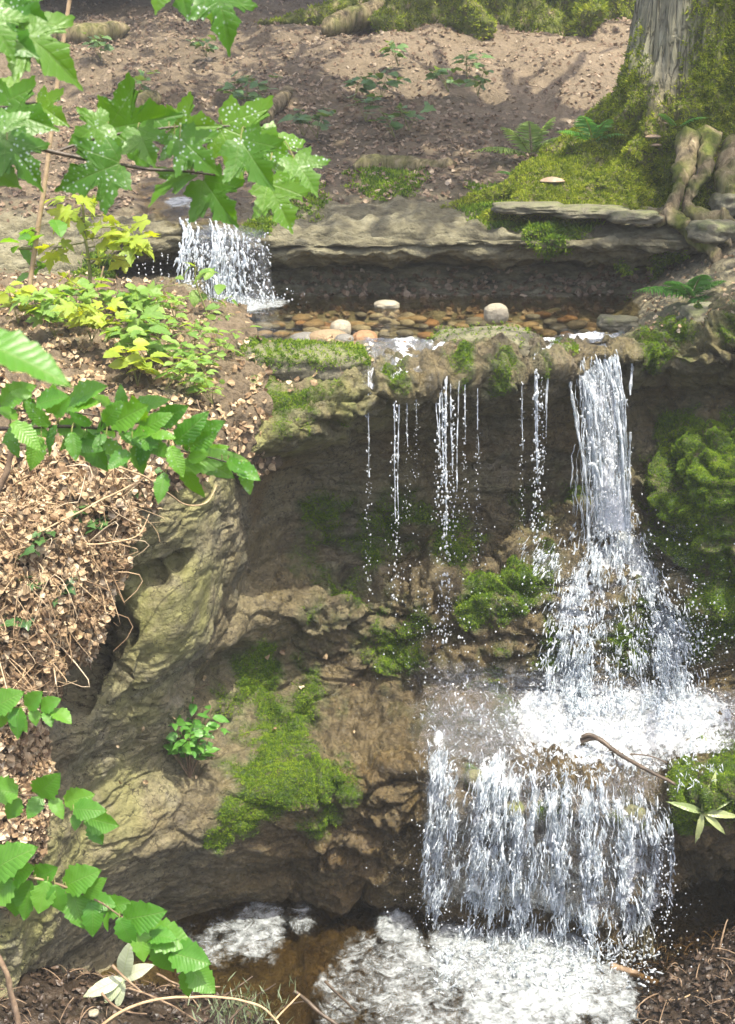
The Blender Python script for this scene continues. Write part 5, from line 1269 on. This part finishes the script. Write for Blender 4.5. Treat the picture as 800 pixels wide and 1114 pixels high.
branch('maple_branch', 'maple leaf tips hanging from the top edge of the view', [([(150, -70, 0), (200, -30, 0), (240, -20, 0)], .004, .002)], [(232, -18, 256, 36, 0), (176, -30, 172, 14, 0), (196, -25, 200, 10, .03), (222, -22, 230, 14, .06)], maple_tpl, maplemat, darkwood, 2.3)
slim_tpl = [ovate_leaf(.26, .30, .20), ovate_leaf(.28, .15, .38), ovate_leaf(.25, .45, .12)]
hl = []
for bx, by, tx, ty in [(35, 430, 5, 425), (40, 440, 80, 425), (70, 445, 105, 428), (62, 462, 40, 495), (95, 470, 62, 488), (92, 470, 118, 520), (78, 470, 84, 510), (120, 462, 160, 440), (130, 470, 168, 488), (110, 455, 140, 430), (150, 472, 182, 445), (165, 474, 196, 470), (160, 478, 186, 500), (190, 482, 226, 452),
    (200, 488, 240, 470), (185, 485, 200, 520), (198, 500, 212, 550), (180, 515, 170, 545), (205, 500, 232, 492), (220, 498, 250, 482), (240, 500, 272, 492), (255, 506, 290, 524), (264, 508, 276, 542), (248, 500, 262, 512), (140, 468, 118, 452), (30, 462, -5, 480), (20, 455, -10, 440), (55, 450, 60, 415), (10, 470, 20, 505), (100, 462, 70, 452), (170, 462, 205, 440), (215, 475, 245, 455), (112, 478, 140, 505), (45, 475, 30, 520), (0, 440, 45, 412), (76, 438, 120, 412), (140, 450, 170, 425)]:
    hl.append((bx, by, tx, ty, rng.normal() * .05))
for _ in range(26):
    bx = rng.uniform(-10, 210); by = 452 + (bx / 200) * 30 + rng.normal() * 14; hl.append((bx, by, bx + rng.normal() * 26 + 8, by + rng.normal() * 22, rng.normal() * .07))
branch('hazel_branch', 'long leafy branch with toothed oval leaves over the bank litter', [([(-80, 470, 0), (0, 466, 0), (70, 464, 0), (140, 470, 0), (200, 490, 0), (262, 507, 0)], .005, .0012), ([(-60, 440, .05), (20, 446, .05), (90, 450, .05), (170, 465, .05), (225, 480, .05)], .003, .001), ([(140, 470, 0), (175, 490, 0), (200, 512, 0)], .002, .001)], hl, slim_tpl, hazelmat, darkwood, 2.5, lscale=.88)
ll = []
for bx, by, tx, ty in [(20, 862, -15, 858), (22, 868, 8, 892), (40, 864, 60, 850), (45, 866, 30, 890), (55, 868, 72, 888), (70, 872, 96, 866), (80, 880, 104, 880), (92, 888, 128, 900), (100, 893, 112, 924), (85, 884, 80, 905)]:
    ll.append((bx, by, tx, ty, rng.normal() * .02))
branch('beech_branch', 'upper of the two fresh green branches low on the left', [([(-60, 862, 0), (20, 864, 0), (60, 870, 0), (100, 892, 0)], .0035, .001)], ll, hazel_tpl, lowmat, woodmat, 2.7)
ll = []
for bx, by, tx, ty in [(15, 958, -15, 985), (18, 956, 10, 1005), (35, 958, 22, 1000), (40, 956, 62, 944), (52, 958, 40, 1000), (60, 962, 66, 1000), (70, 964, 98, 950), (85, 972, 110, 965), (78, 968, 92, 1012), (95, 978, 128, 985), (100, 980, 104, 1018), (112, 988, 142, 982), (118, 992, 112, 1012), (130, 998, 142, 1030), (135, 1000, 170, 996), (150, 1010, 160, 1045), (158, 1014, 205, 1024), (170, 1022, 186, 1066), (160, 1018, 186, 1012), (185, 1036, 230, 1048), (200, 1050, 214, 1088), (205, 1052, 238, 1084), (0, 955, 40, 942), (-10, 950, 14, 925)]:
    ll.append((bx, by, tx, ty, rng.normal() * .02))
branch('beech_branch', 'lower fresh green branch arching over the basin from the left', [([(-60, 950, 0), (30, 955, 0), (80, 968, 0), (140, 1002, 0), (205, 1054, 0)], .004, .001)], ll, hazel_tpl, lowmat, woodmat, 2.6)
branch('hazel_leaf_spray', 'large out of focus green leaf at the left edge', [([(-90, 380, 0), (-40, 378, 0), (-5, 374, 0)], .003, .0015)], [(-38, 366, 88, 406, 0), (-70, 372, 20, 380, .05)], [ovate_leaf(.21, .2, .3)], lowmat, darkwood, 1.35)
branch('rose_leaf_spray', 'small leaflet spray hanging below the bank at the left edge', [([(-50, 775, 0), (0, 770, 0), (40, 770, 0), (62, 774, 0)], .0025, .001)], [(5, 770, -8, 800, 0), (12, 770, 25, 792, 0), (22, 769, 14, 800, 0), (30, 770, 45, 752, 0), (36, 770, 40, 790, 0), (44, 771, 60, 762, 0), (50, 772, 56, 788, 0), (58, 773, 78, 782, 0), (-10, 772, 20, 752, 0)], hazel_tpl, lowmat, stemmat, 3.3)

# ---- saplings and low plants
def plant(name, c, label, cat, h, stems, nleaf, size, spread, tpls, lmat, smat=None, group=None, r0=.0035, droop=.3, start=.25):
    root = thing(name, c, label, cat, group); acc = Acc(); ps = []; rs = []
    for k in range(stems):
        a = rng.random() * 6.28; s = spread * (.3 + .7 * rng.random())
        e = np.array([math.cos(a) * s, math.sin(a) * s * .7, h * (.65 + .35 * rng.random())])
        t = np.linspace(0, 1, 14)[:, None]; p = c + e * t + np.array([0, 0, .12 * h]) * np.sin(t * PI) + np.cumsum(rng.normal(size=(14, 3)) * .004, 0) * t
        ps.append(p); rs.append(np.linspace(r0, r0 * .3, 14))
        for i in range(nleaf):
            u = start + (1 - start) * (i + rng.random()) / nleaf; b = np.array([np.interp(u, t[:, 0], p[:, j]) for j in range(3)]); ang = i * 2.4 + rng.random()
            d = np.array([math.cos(ang), math.sin(ang), .25 - droop * rng.random()])
            n = np.array([0, -.25, 1]) + .35 * rng.normal(size=3); b2 = b + d * size * .25
            ps.append(b + (b2 - b) * np.linspace(0, 1, 4)[:, None]); rs.append(np.full(4, r0 * .25))
            add_leaves(acc, tpls, b2[None], d[None], n[None], np.array([size * (.6 + .6 * rng.random())]))
    V, q, t = tubes(ps, rs, 5, False); obj('stems', make_mesh('stems', local(V, root), q, None, [smat or stemmat], attrs={'rnd': np.zeros(len(V))}), root)
    obj('leaves', acc.mesh('leaves', [lmat], root), root); return root
def sapling(label, pts, r0, r1, leaves, tpls, lmat, smat, Y):
    base = P(pts[0][0], pts[0][1], Y); root = thing('sapling', base, label, 'sapling')
    p = crom(np.array([P(a, b, Y) for a, b in pts]), 50); V, q, t = tubes([p], [np.linspace(r0, r1, 50)], 8); obj('stem', make_mesh('stem', local(V, root), q, t, [smat], attrs={'rnd': np.zeros(len(V))}), root)
    acc = Acc(); ps = []; rs = []
    for cx, cy, n, rad, size in leaves:
        j = np.argmin(np.hypot(*(proj(p) - [cx, cy]).T)); c = P(cx, cy, Y - .05 + .1 * rng.random())
        ps.append(p[j] + (c - p[j]) * np.linspace(0, 1, 6)[:, None]); rs.append(np.full(6, r1 * .7))
        for i in range(n):
            o = np.array([rng.normal(), rng.normal(), .6 * rng.normal()]) * rad * Y / FPX; ang = rng.random() * 6.28
            add_leaves(acc, tpls, (c + o)[None], np.array([[math.cos(ang), math.sin(ang) * .7, -.25 + .3 * rng.normal()]]), (np.array([0, -.35, .9]) + .3 * rng.normal(size=3))[None], np.array([size * (.65 + .6 * rng.random())]))
            ps.append(c + o * np.linspace(0, 1, 4)[:, None]); rs.append(np.full(4, .0012))
    V, q, t = tubes(ps, rs, 5, False); obj('twigs', make_mesh('twigs', local(V, root), q, None, [stemmat], attrs={'rnd': np.zeros(len(V))}), root, kind='stuff')
    obj('leaves', acc.mesh('leaves', [lmat], root), root)
sapling('tall thin tan sapling stem leaning up the left side', [(30, 352), (34, 300), (50, 190), (64, 80), (82, -40)], .014, .010, [(35, 250, 4, 14, .11), (20, 270, 4, 12, .11), (40, 290, 3, 8, .10)], hazel_tpl, hazelmat, palewood, 6.5)
sapling('greenish sapling with yellow green leaves beside the tan stem', [(94, 352), (98, 300), (92, 250), (90, 210)], .011, .005, [(90, 215, 7, 12, .11), (110, 235, 6, 12, .11), (130, 255, 6, 12, .11), (145, 262, 5, 10, .10), (75, 240, 4, 10, .10), (120, 280, 4, 10, .09), (60, 270, 5, 9, .09), (140, 245, 4, 10, .1)], maple_tpl, yellowmat, stemmat, 6.5)
sapling('thin sapling in front of the back cascade', [(222, 372), (226, 345), (214, 310), (212, 285)], .006, .003, [(212, 290, 4, 8, .085), (228, 300, 4, 9, .085), (222, 318, 4, 8, .08), (245, 330, 4, 9, .07), (232, 345, 4, 8, .07), (180, 312, 5, 8, .075)], hazel_tpl, plantmat, stemmat, 6.7)
sapling('bent bare stem crossing low in front of the yellow sapling', [(64, 352), (80, 345), (104, 318), (113, 290)], .006, .004, [(64, 320, 3, 6, .07), (70, 300, 3, 6, .07)], maple_tpl, yellowmat, palewood, 6.4)
bp = [(20, 352), (60, 366), (85, 350), (100, 372), (122, 350), (135, 384), (152, 356), (165, 400), (176, 372), (190, 350), (196, 400), (205, 432), (212, 378), (224, 408), (232, 440), (240, 390), (180, 425), (150, 420)]
for i, (px, py) in enumerate(sorted(bp)):
    low = px > 170
    plant('bank_plant', surf(px, py), f'low leafy plant on the left bank, {ORD[i]} from the left', 'plant', .16 if low else .2, 4 if low else 5, 6, .060 if low else .085, .15, small_tpl if low else (maple_tpl if i % 2 else hazel_tpl), plantmat if low or i % 3 else yellowmat, None, 'low plants covering the left bank', .002)
hp = [(252, 112), (268, 122), (286, 108), (345, 150), (385, 108), (398, 132), (415, 105), (430, 150), (445, 142), (434, 72), (488, 100), (508, 84), (520, 105), (150, 108), (110, 65), (225, 62), (330, 148)]
for i, (px, py) in enumerate(sorted(hp)):
    plant('slope_plant', surf(px, py, 9), f'small green plant rooted on the litter slope, {ORD[i]} from the left', 'plant', .22, 4, 4, .105, .22, ivy_tpl if i % 2 else hazel_tpl, slopemat, None, 'small plants on the slope behind the pool', .003)
for i, (px, py) in enumerate([(28, 600), (48, 588), (40, 640), (22, 680), (60, 650), (95, 575), (75, 560), (145, 540), (165, 525)]):
    plant('ivy_plant', surf(px, py), f'ivy sprig clinging to the dry bank front, {ORD[i]} down from the top left' if i < 5 else ['ivy sprig among the straw right of the bright litter', 'ivy sprig below the bright litter patch', 'ivy sprig at the edge of the bank above the yellow rock', 'ivy sprig at the right tip of the bank'][i - 5], 'plant', .04, 4, 5, .048, .10, ivy_tpl, ivymat, woodmat, 'ivy on the bank front', .0018, .8)
plant('cliff_shrub', surf(208, 842) + [0, -.04, 0], 'glossy green shrub growing from the ledge beside the mossy rock', 'shrub', .36, 13, 8, .072, .27, small_tpl + hazel_tpl[:1], leaf_material('shrub_leaf', (.05, .17, .03), (.10, .26, .04), trans=.3, rough=.28), woodmat, None, .003)
c = surf(762, 884)
root = thing('strap_leaf_plant', c, 'plant with long pale strap leaves on the mossy rock by the cascade', 'plant'); acc = Acc()
for tx, ty, L in [(-.8, .5, .14), (.2, 1, .17), (.8, .7, .16), (.9, .1, .15), (-.1, -.5, .13), (.5, -.3, .13)]:
    acc.add(instances(ovate_leaf(.11, .5, .4, 11, 0), basis(np.array([[tx, -.3, ty]]), np.array([[0, -.8, .6]])), np.array([L * 1.15]), c[None] + [[0, -.03, .02]]))
obj('leaves', acc.mesh('leaves', [leaf_material('strap_leaf', (.20, .26, .10), (.34, .38, .17), trans=.3)], root), root)

# ---- twigs, sticks, logs
def stick(name, label, pts, r0, r1, mat, side=(), cat='stick', group=None):
    p0 = P(*pts[0]); root = None
    paths = []; radii = []
    for k, (pp, a, b) in enumerate([(pts, r0, r1)] + list(side)):
        p = crom(np.array([P(*q) for q in pp]), 36); p = p + .008 * min(1, a / .006) * np.stack([fbm(p * 9 + j, 2) for j in (1, 9, 17)], 1)
        paths.append(p); radii.append(np.linspace(a, b, 36) * (1 + .25 * fbm(p * 40, 2)))
    V, q, t = tubes(paths, radii, 9)
    o = obj(name, make_mesh(name, V - p0, q, t, [mat], attrs={'rnd': np.zeros(len(V)), 'moss': np.zeros(len(V)), 'pale': np.zeros(len(V))}), None, label, cat, group, None, p0)
    return o
stick('stick', 'pale bare stick lying along the rock lip below the dam slab', [(468, 397, 6.15), (500, 391, 6.18), (535, 388, 6.22), (558, 376, 6.28)], .006, .004, palewood, [([(500, 391, 6.18), (486, 386, 6.2), (478, 378, 6.25)], .003, .002)])
stick('stick', 'dark forked branch washed onto the white middle shelf', [(632, 806, 5.62), (650, 804, 5.60), (668, 817, 5.55), (690, 830, 5.48), (735, 853, 5.36)], .014, .008, darkwood, [([(650, 804, 5.6), (640, 800, 5.6), (633, 802, 5.6)], .012, .009), ([(664, 815, 5.56), (668, 824, 5.55), (672, 830, 5.54)], .006, .004)])
stick('stick', 'thin dark twig behind the forked branch on the shelf', [(680, 820, 5.62), (705, 822, 5.6), (726, 830, 5.57)], .004, .003, darkwood)
stick('stick', 'long thin tan twig arching across the bottom debris', [(100, 1125, 4.05), (140, 1096, 4.12), (200, 1084, 4.2), (255, 1087, 4.22), (290, 1098, 4.2), (310, 1125, 4.15)], .006, .004, palewood, [([(300, 1108, 4.2), (318, 1090, 4.25), (326, 1082, 4.3)], .004, .003)])
stick('stick', 'dark straight stick poking into the basin at the bottom', [(320, 1078, 4.75), (345, 1098, 4.68), (380, 1125, 4.6)], .010, .008, darkwood)
stick('stick', 'short dark stick crossing the basin right of the straight one', [(354, 1068, 4.95), (372, 1084, 4.88), (388, 1100, 4.8)], .007, .005, darkwood)
stick('stick', 'brown root like stick curving out of the foam at right', [(664, 1050, 5.2), (700, 1064, 5.15), (735, 1080, 5.05), (752, 1110, 4.85)], .020, .014, woodmat)
stick('stick', 'tan stick reaching in from the right edge above the debris', [(750, 1048, 5.25), (775, 1058, 5.15), (820, 1076, 5.0)], .011, .008, palewood)
tw = [((705, 1092, 4.95), (735, 1088, 4.9), (760, 1078, 4.9)), ((715, 1104, 4.9), (750, 1098, 4.88), (790, 1104, 4.8)), ((745, 1100, 4.9), (765, 1085, 4.95), (785, 1078, 4.95)), ((760, 1112, 4.8), (780, 1095, 4.85), (800, 1090, 4.9)), ((690, 1100, 4.95), (715, 1090, 4.95), (740, 1094, 4.9)), ((780, 1050, 5.2), (786, 1020, 5.25), (792, 1000, 5.3))]
for i, t in enumerate(tw): stick('twig', f'thin dead twig in the wet debris at the bottom right, {ORD[i]} of its tangle', list(t), .006, .003, woodmat if i % 2 else palewood, (), 'twig', 'twigs in the bottom right debris')
tw = [((140, 1075, 4.35), (180, 1090, 4.3), (215, 1112, 4.2)), ((220, 1100, 4.25), (250, 1080, 4.4), (275, 1062, 4.5)), ((170, 1060, 4.45), (200, 1072, 4.45), (240, 1074, 4.45)), ((250, 1110, 4.2), (270, 1090, 4.3), (300, 1070, 4.5)), ((110, 1080, 4.3), (130, 1098, 4.25), (160, 1104, 4.2)), ((290, 1112, 4.2), (310, 1095, 4.35), (330, 1090, 4.5))]
for i, t in enumerate(tw): stick('twig', f'dark dead twig in the debris below the beech branch, {ORD[i]} of its tangle', list(t), .005, .003, darkwood if i % 2 else woodmat, (), 'twig', 'twigs in the bottom left debris')
stick('shoot', 'thick brown stem rising at the bottom left corner', [(22, 1130, 3.2), (14, 1085, 3.25), (2, 1050, 3.25), (-30, 1000, 3.3)], .010, .008, woodmat, (), 'stem')
stick('shoot', 'thin brown stem leaning at the left edge over the dry litter', [(-6, 548, 3.4), (8, 508, 3.4), (18, 470, 3.4)], .010, .007, woodmat, (), 'stem')
stick('twig', 'thin bare twig arching over the recess at the right tip of the bank', [(120, 505, 4.5), (160, 520, 4.6), (200, 548, 4.8), (225, 546, 4.9), (236, 528, 5.0)], .004, .002, palewood, [([(160, 520, 4.6), (110, 545, 4.5), (40, 580, 4.3)], .004, .003)], 'twig')
stick('twig', 'bare reddish twig hanging below the bank over the yellow rock', [(80, 592, 4.45), (120, 590, 4.5), (150, 582, 4.6), (162, 560, 4.7)], .004, .002, palewood, [([(95, 605, 4.45), (110, 622, 4.5), (125, 628, 4.55)], .003, .002)], 'twig')
def log(label, pts, r0, r1, moss=.7):
    p0 = P(*pts[0]); p = crom(np.array([P(*q) for q in pts]), 50); V, q, t = tubes([p], [np.linspace(r0, r1, 50) * (1 + .35 * fbm(p * 6, 2)) * np.clip(np.minimum(np.arange(50), 49 - np.arange(50)) / 7, .12, 1) ** .5], 16); V = V - [0, 0, .6 * r0]
    V = V + .02 * np.stack([fbm(V * 9 + k, 3) for k in (1, 5, 9)], 1)
    o = obj('log', make_mesh('log', V - p0, q, t, [barkmat], attrs=dict(moss=np.clip(moss * (.5 + 1.4 * fbm(V * 4, 3)), 0, 1), pale=np.zeros(len(V)))), None, label, 'log', 'fallen wood on the slope', None, p0)
log('mossy half rotten log lying across the slope above the ledge', [(385, 176, 9.35), (420, 172, 9.4), (470, 176, 9.3), (496, 172, 9.35)], .075, .06, .5)
log('dark mossy log at the upper left of the slope', [(40, 28, 13.2), (90, 30, 13.1), (140, 22, 13.3)], .12, .09, .7)
log('dark root arching out of the slope above the stream', [(282, 128, 10.4), (300, 108, 10.7), (318, 92, 11.2)], .07, .05, .2)
log('short mossy stump like log on the left slope', [(135, 112, 10.8), (152, 105, 10.8), (172, 100, 11.0)], .10, .08, .9)
log('long low surface root crossing toward the left background tree', [(352, 26, 13.3), (385, 14, 13.6), (430, 6, 13.9)], .10, .14, .6)

# ---- debris banks at the very front
mudmat = simple_noise_mat('wet_shaded_mud', [(.3, (.012, .009, .006)), (.55, (.035, .025, .017)), (.75, (.075, .055, .038))], 14, .8, .03, .4)  # very dark mud, partly standing for the shade at bottom right
def mound(name, keys, seed):
    g_ = loft(np.array([[K(t) for t in s] for s in keys]), 140, 160); f = g_.reshape(-1, 3); n = -grid_normals(g_)
    g_ = g_ + n * (.035 * fbm(f * 6 + seed, 4) + .02 * ridged(f * 14, 2)).reshape(140, 160)[..., None]
    z_ = np.zeros(140 * 160); obj(name, make_mesh(name, g_.reshape(-1, 3), quads=grid_quads(140, 160), mats=[mudmat], attrs=dict(moss=z_, path=z_, rock=z_, wet=z_ + .9)), kind='structure')
    return g_, -grid_normals(g_)
m1 = mound('debris_bank', [[('z', -160, 5.0, -2.7), ('z', -160, 4.6, -2.25), ('z', -160, 4.2, -2.1), ('z', -160, 3.6, -2.2)], [('z', 60, 5.05, -2.85), ('z', 60, 4.7, -2.45), ('z', 60, 4.3, -2.3), ('z', 60, 3.6, -2.3)], [('z', 160, 5.1, -2.95), ('z', 160, 4.8, -2.62), ('z', 160, 4.4, -2.40), ('z', 160, 3.6, -2.4)],
    [('z', 250, 5.05, -3.0), ('z', 250, 4.75, -2.68), ('z', 250, 4.4, -2.46), ('z', 250, 3.6, -2.5)], [('z', 320, 4.85, -3.1), ('z', 320, 4.6, -2.82), ('z', 320, 4.3, -2.6), ('z', 320, 3.6, -2.6)], [('z', 400, 4.6, -3.2), ('z', 400, 4.4, -3.1), ('z', 400, 4.1, -3.0), ('z', 400, 3.6, -2.9)]], 3)
m2 = mound('debris_bank', [[('z', 640, 5.3, -3.1), ('z', 640, 5.0, -3.05), ('z', 640, 4.6, -3.05), ('z', 640, 4.0, -3.0)], [('z', 690, 5.45, -2.98), ('z', 690, 5.1, -2.88), ('z', 690, 4.8, -2.84), ('z', 690, 4.0, -2.8)], [('z', 750, 5.6, -2.95), ('z', 750, 5.2, -2.80), ('z', 750, 4.8, -2.72), ('z', 750, 4.0, -2.6)], [('z', 900, 5.6, -2.7), ('z', 900, 5.2, -2.5), ('z', 900, 4.8, -2.4), ('z', 900, 4.0, -2.4)]], 8)
debmat = simple_noise_mat('wet_shaded_debris', [(.15, (.010, .007, .005)), (.5, (.028, .019, .013)), (.85, (.085, .056, .037))], 10, .4, .01, .45, rnd=True)  # wet debris darkened further in place of shade at bottom right
acc = Acc()
for g_, n_ in (m1, m2):
    p, n, m = sample_grid(g_, n_, np.ones(g_.shape[:2]), 2600); scatter_litter(acc, p, n, .032)
obj('wet_shaded_debris', acc.mesh('wet_shaded_debris', [debmat], smooth=False), kind='stuff')
p, n, m = sample_grid(np.concatenate([m1[0]], 0), m1[1], np.ones(m1[0].shape[:2]), 260); ps = []; rs = []
for a in p:
    d_ = unit(np.array([rng.normal(), rng.normal(), .12 * rng.normal()])); L = .04 + .12 * rng.random(); t = np.linspace(-1, 1, 6)[:, None]
    ps.append(a + [0, 0, .015] + d_ * L * .5 * t + np.array([0, 0, .02]) * (1 - t ** 2)); rs.append(np.full(6, .001 + .0022 * rng.random()))
p, n, m = sample_grid(m2[0], m2[1], np.ones(m2[0].shape[:2]), 200)
for a in p:
    d_ = unit(np.array([rng.normal(), rng.normal(), .12 * rng.normal()])); L = .04 + .14 * rng.random(); t = np.linspace(-1, 1, 6)[:, None]
    ps.append(a + [0, 0, .015] + d_ * L * .5 * t + np.array([0, 0, .02]) * (1 - t ** 2)); rs.append(np.full(6, .001 + .0025 * rng.random()))
V, q, t = tubes(ps, rs, 5); obj('twig_litter', make_mesh('twig_litter', V, q, t, [woodmat], attrs={'rnd': np.zeros(len(V))}), kind='stuff')
# grey green feathery tuft and pale wilted sprig
acc = Acc(); c = P(262, 1100, 4.30)
pts = c + rng.normal(size=(260, 3)) * [.085, .06, .015]
o = obj('feathery_tuft', None, None, 'grey green feathery tuft beside the arching twig', 'plant', None, None, c)
acc.add(instances(ovate_leaf(.05, .3, .1, 6, 0), basis(np.array([0, -.1, 1]) + .6 * rand_unit(260), rand_unit(260)), .05 * (.5 + rng.random(260)), pts))
obj('leaves', acc.mesh('leaves', [leaf_material('grey_green_leaf', (.13, .17, .11), (.20, .24, .16), trans=.3)], o), o)
c = P(134, 1064, 4.42); root = thing('wilted_sprig', c, 'pale wilted leaf sprig with five blades on a brown stalk', 'leaf sprig'); acc = Acc()
for tx, ty, L in [(-46, 20, .13), (-24, 32, .09), (-8, 36, .085), (28, -14, .11), (4, -34, .07)]:
    e = P(134 + tx, 1064 + ty, 4.36); acc.add(instances(ovate_leaf(.17, .2, .15, 11, 0), basis((e - c)[None], np.array([[0, -.7, .7]])), np.array([np.linalg.norm(e - c)]), c[None]))
obj('leaves', acc.mesh('leaves', [leaf_material('pale_leaf', (.42, .48, .30), (.55, .58, .42), trans=.3, tscale=(1.2, 1.2, .9))], root), root)
V, q, t = tubes([crom(np.array([P(122, 1050, 4.4), P(134, 1062, 4.38), P(148, 1074, 4.36), P(158, 1082, 4.34)]), 16)], [np.linspace(.007, .003, 16)], 7); obj('stalk', make_mesh('stalk', local(V, root), q, t, [woodmat], attrs={'rnd': np.zeros(len(V))}), root)
r = stone('pale_stone', P(102, 1102, 4.25), (.022, .02, .012), st_pale, 'small white pebble below the wilted sprig', 'pebble')
EXPOSURE = 1.88; HAZE = .004
# ------------------------------------------------------------------ damp air
def haze_box(x0, x1, y0, y1, z0, z1, density):
    V = [(x, y, z) for z in (z0, z1) for y in (y0, y1) for x in (x0, x1)]
    F = [(0, 2, 3, 1), (4, 5, 7, 6), (0, 1, 5, 4), (2, 6, 7, 3), (0, 4, 6, 2), (1, 3, 7, 5)]
    m, nt = new_mat('damp_air'); o = nt.nodes.new('ShaderNodeOutputMaterial'); v = nt.nodes.new('ShaderNodeVolumePrincipled')
    v.inputs['Color'].default_value = (.93, .95, .92, 1); v.inputs['Density'].default_value = density; v.inputs['Anisotropy'].default_value = .2
    nt.links.new(v.outputs[0], o.inputs['Volume'])
    obj('haze', make_mesh('haze', V, quads=F, mats=[m], smooth=False), kind='stuff')
haze_box(-45, 45, -6, 60, -5.0, 22.0, HAZE)
# ------------------------------------------------------------------ camera, light, world
cam = bpy.data.cameras.new('camera'); co = bpy.data.objects.new('camera', cam); COL.objects.link(co)
co.location = (0, 0, CAMZ); co.rotation_euler = (math.pi / 2 - PITCH, 0, 0)
cam.sensor_fit = 'VERTICAL'; cam.sensor_height = 36; cam.lens = 36 * FPX / 1114
cam.clip_start = .05; cam.clip_end = 200
cam.dof.use_dof = True; cam.dof.focus_distance = 5.4; cam.dof.aperture_fstop = 9
scene.camera = co
S = unit(np.array([.22, -.30, .93]))
sun = bpy.data.lights.new('sun', 'SUN'); sun.energy = 2.7; sun.angle = R(.5); sun.color = (1, .94, .79)
so = bpy.data.objects.new('sun', sun); COL.objects.link(so)
from mathutils import Vector
so.rotation_euler = Vector(-S).to_track_quat('-Z', 'Y').to_euler()
w = bpy.data.worlds.new('World'); scene.world = w; w.use_nodes = True
nt = w.node_tree; nt.nodes.clear()
sky = nt.nodes.new('ShaderNodeTexSky'); sky.sky_type = 'NISHITA'; sky.sun_disc = False
sky.air_density = .55; sky.dust_density = 4; sky.ozone_density = .3; sky.sun_elevation = math.asin(S[2]); sky.sun_rotation = math.atan2(S[0], S[1])
bg = nt.nodes.new('ShaderNodeBackground'); bg.inputs[1].default_value = .15
ow = nt.nodes.new('ShaderNodeOutputWorld'); nt.links.new(sky.outputs[0], bg.inputs[0]); nt.links.new(bg.outputs[0], ow.inputs[0])
vs = scene.view_settings; vs.view_transform = 'Standard'; vs.look = 'None'; vs.gamma = 1; vs.use_curve_mapping = False; vs.exposure = EXPOSURE
cy = scene.cycles
cy.max_bounces = 10; cy.diffuse_bounces = 4; cy.glossy_bounces = 4; cy.transmission_bounces = 6; cy.transparent_max_bounces = 24
cy.use_denoising = True; cy.sample_clamp_indirect = 6
cy.caustics_reflective = False; cy.caustics_refractive = False
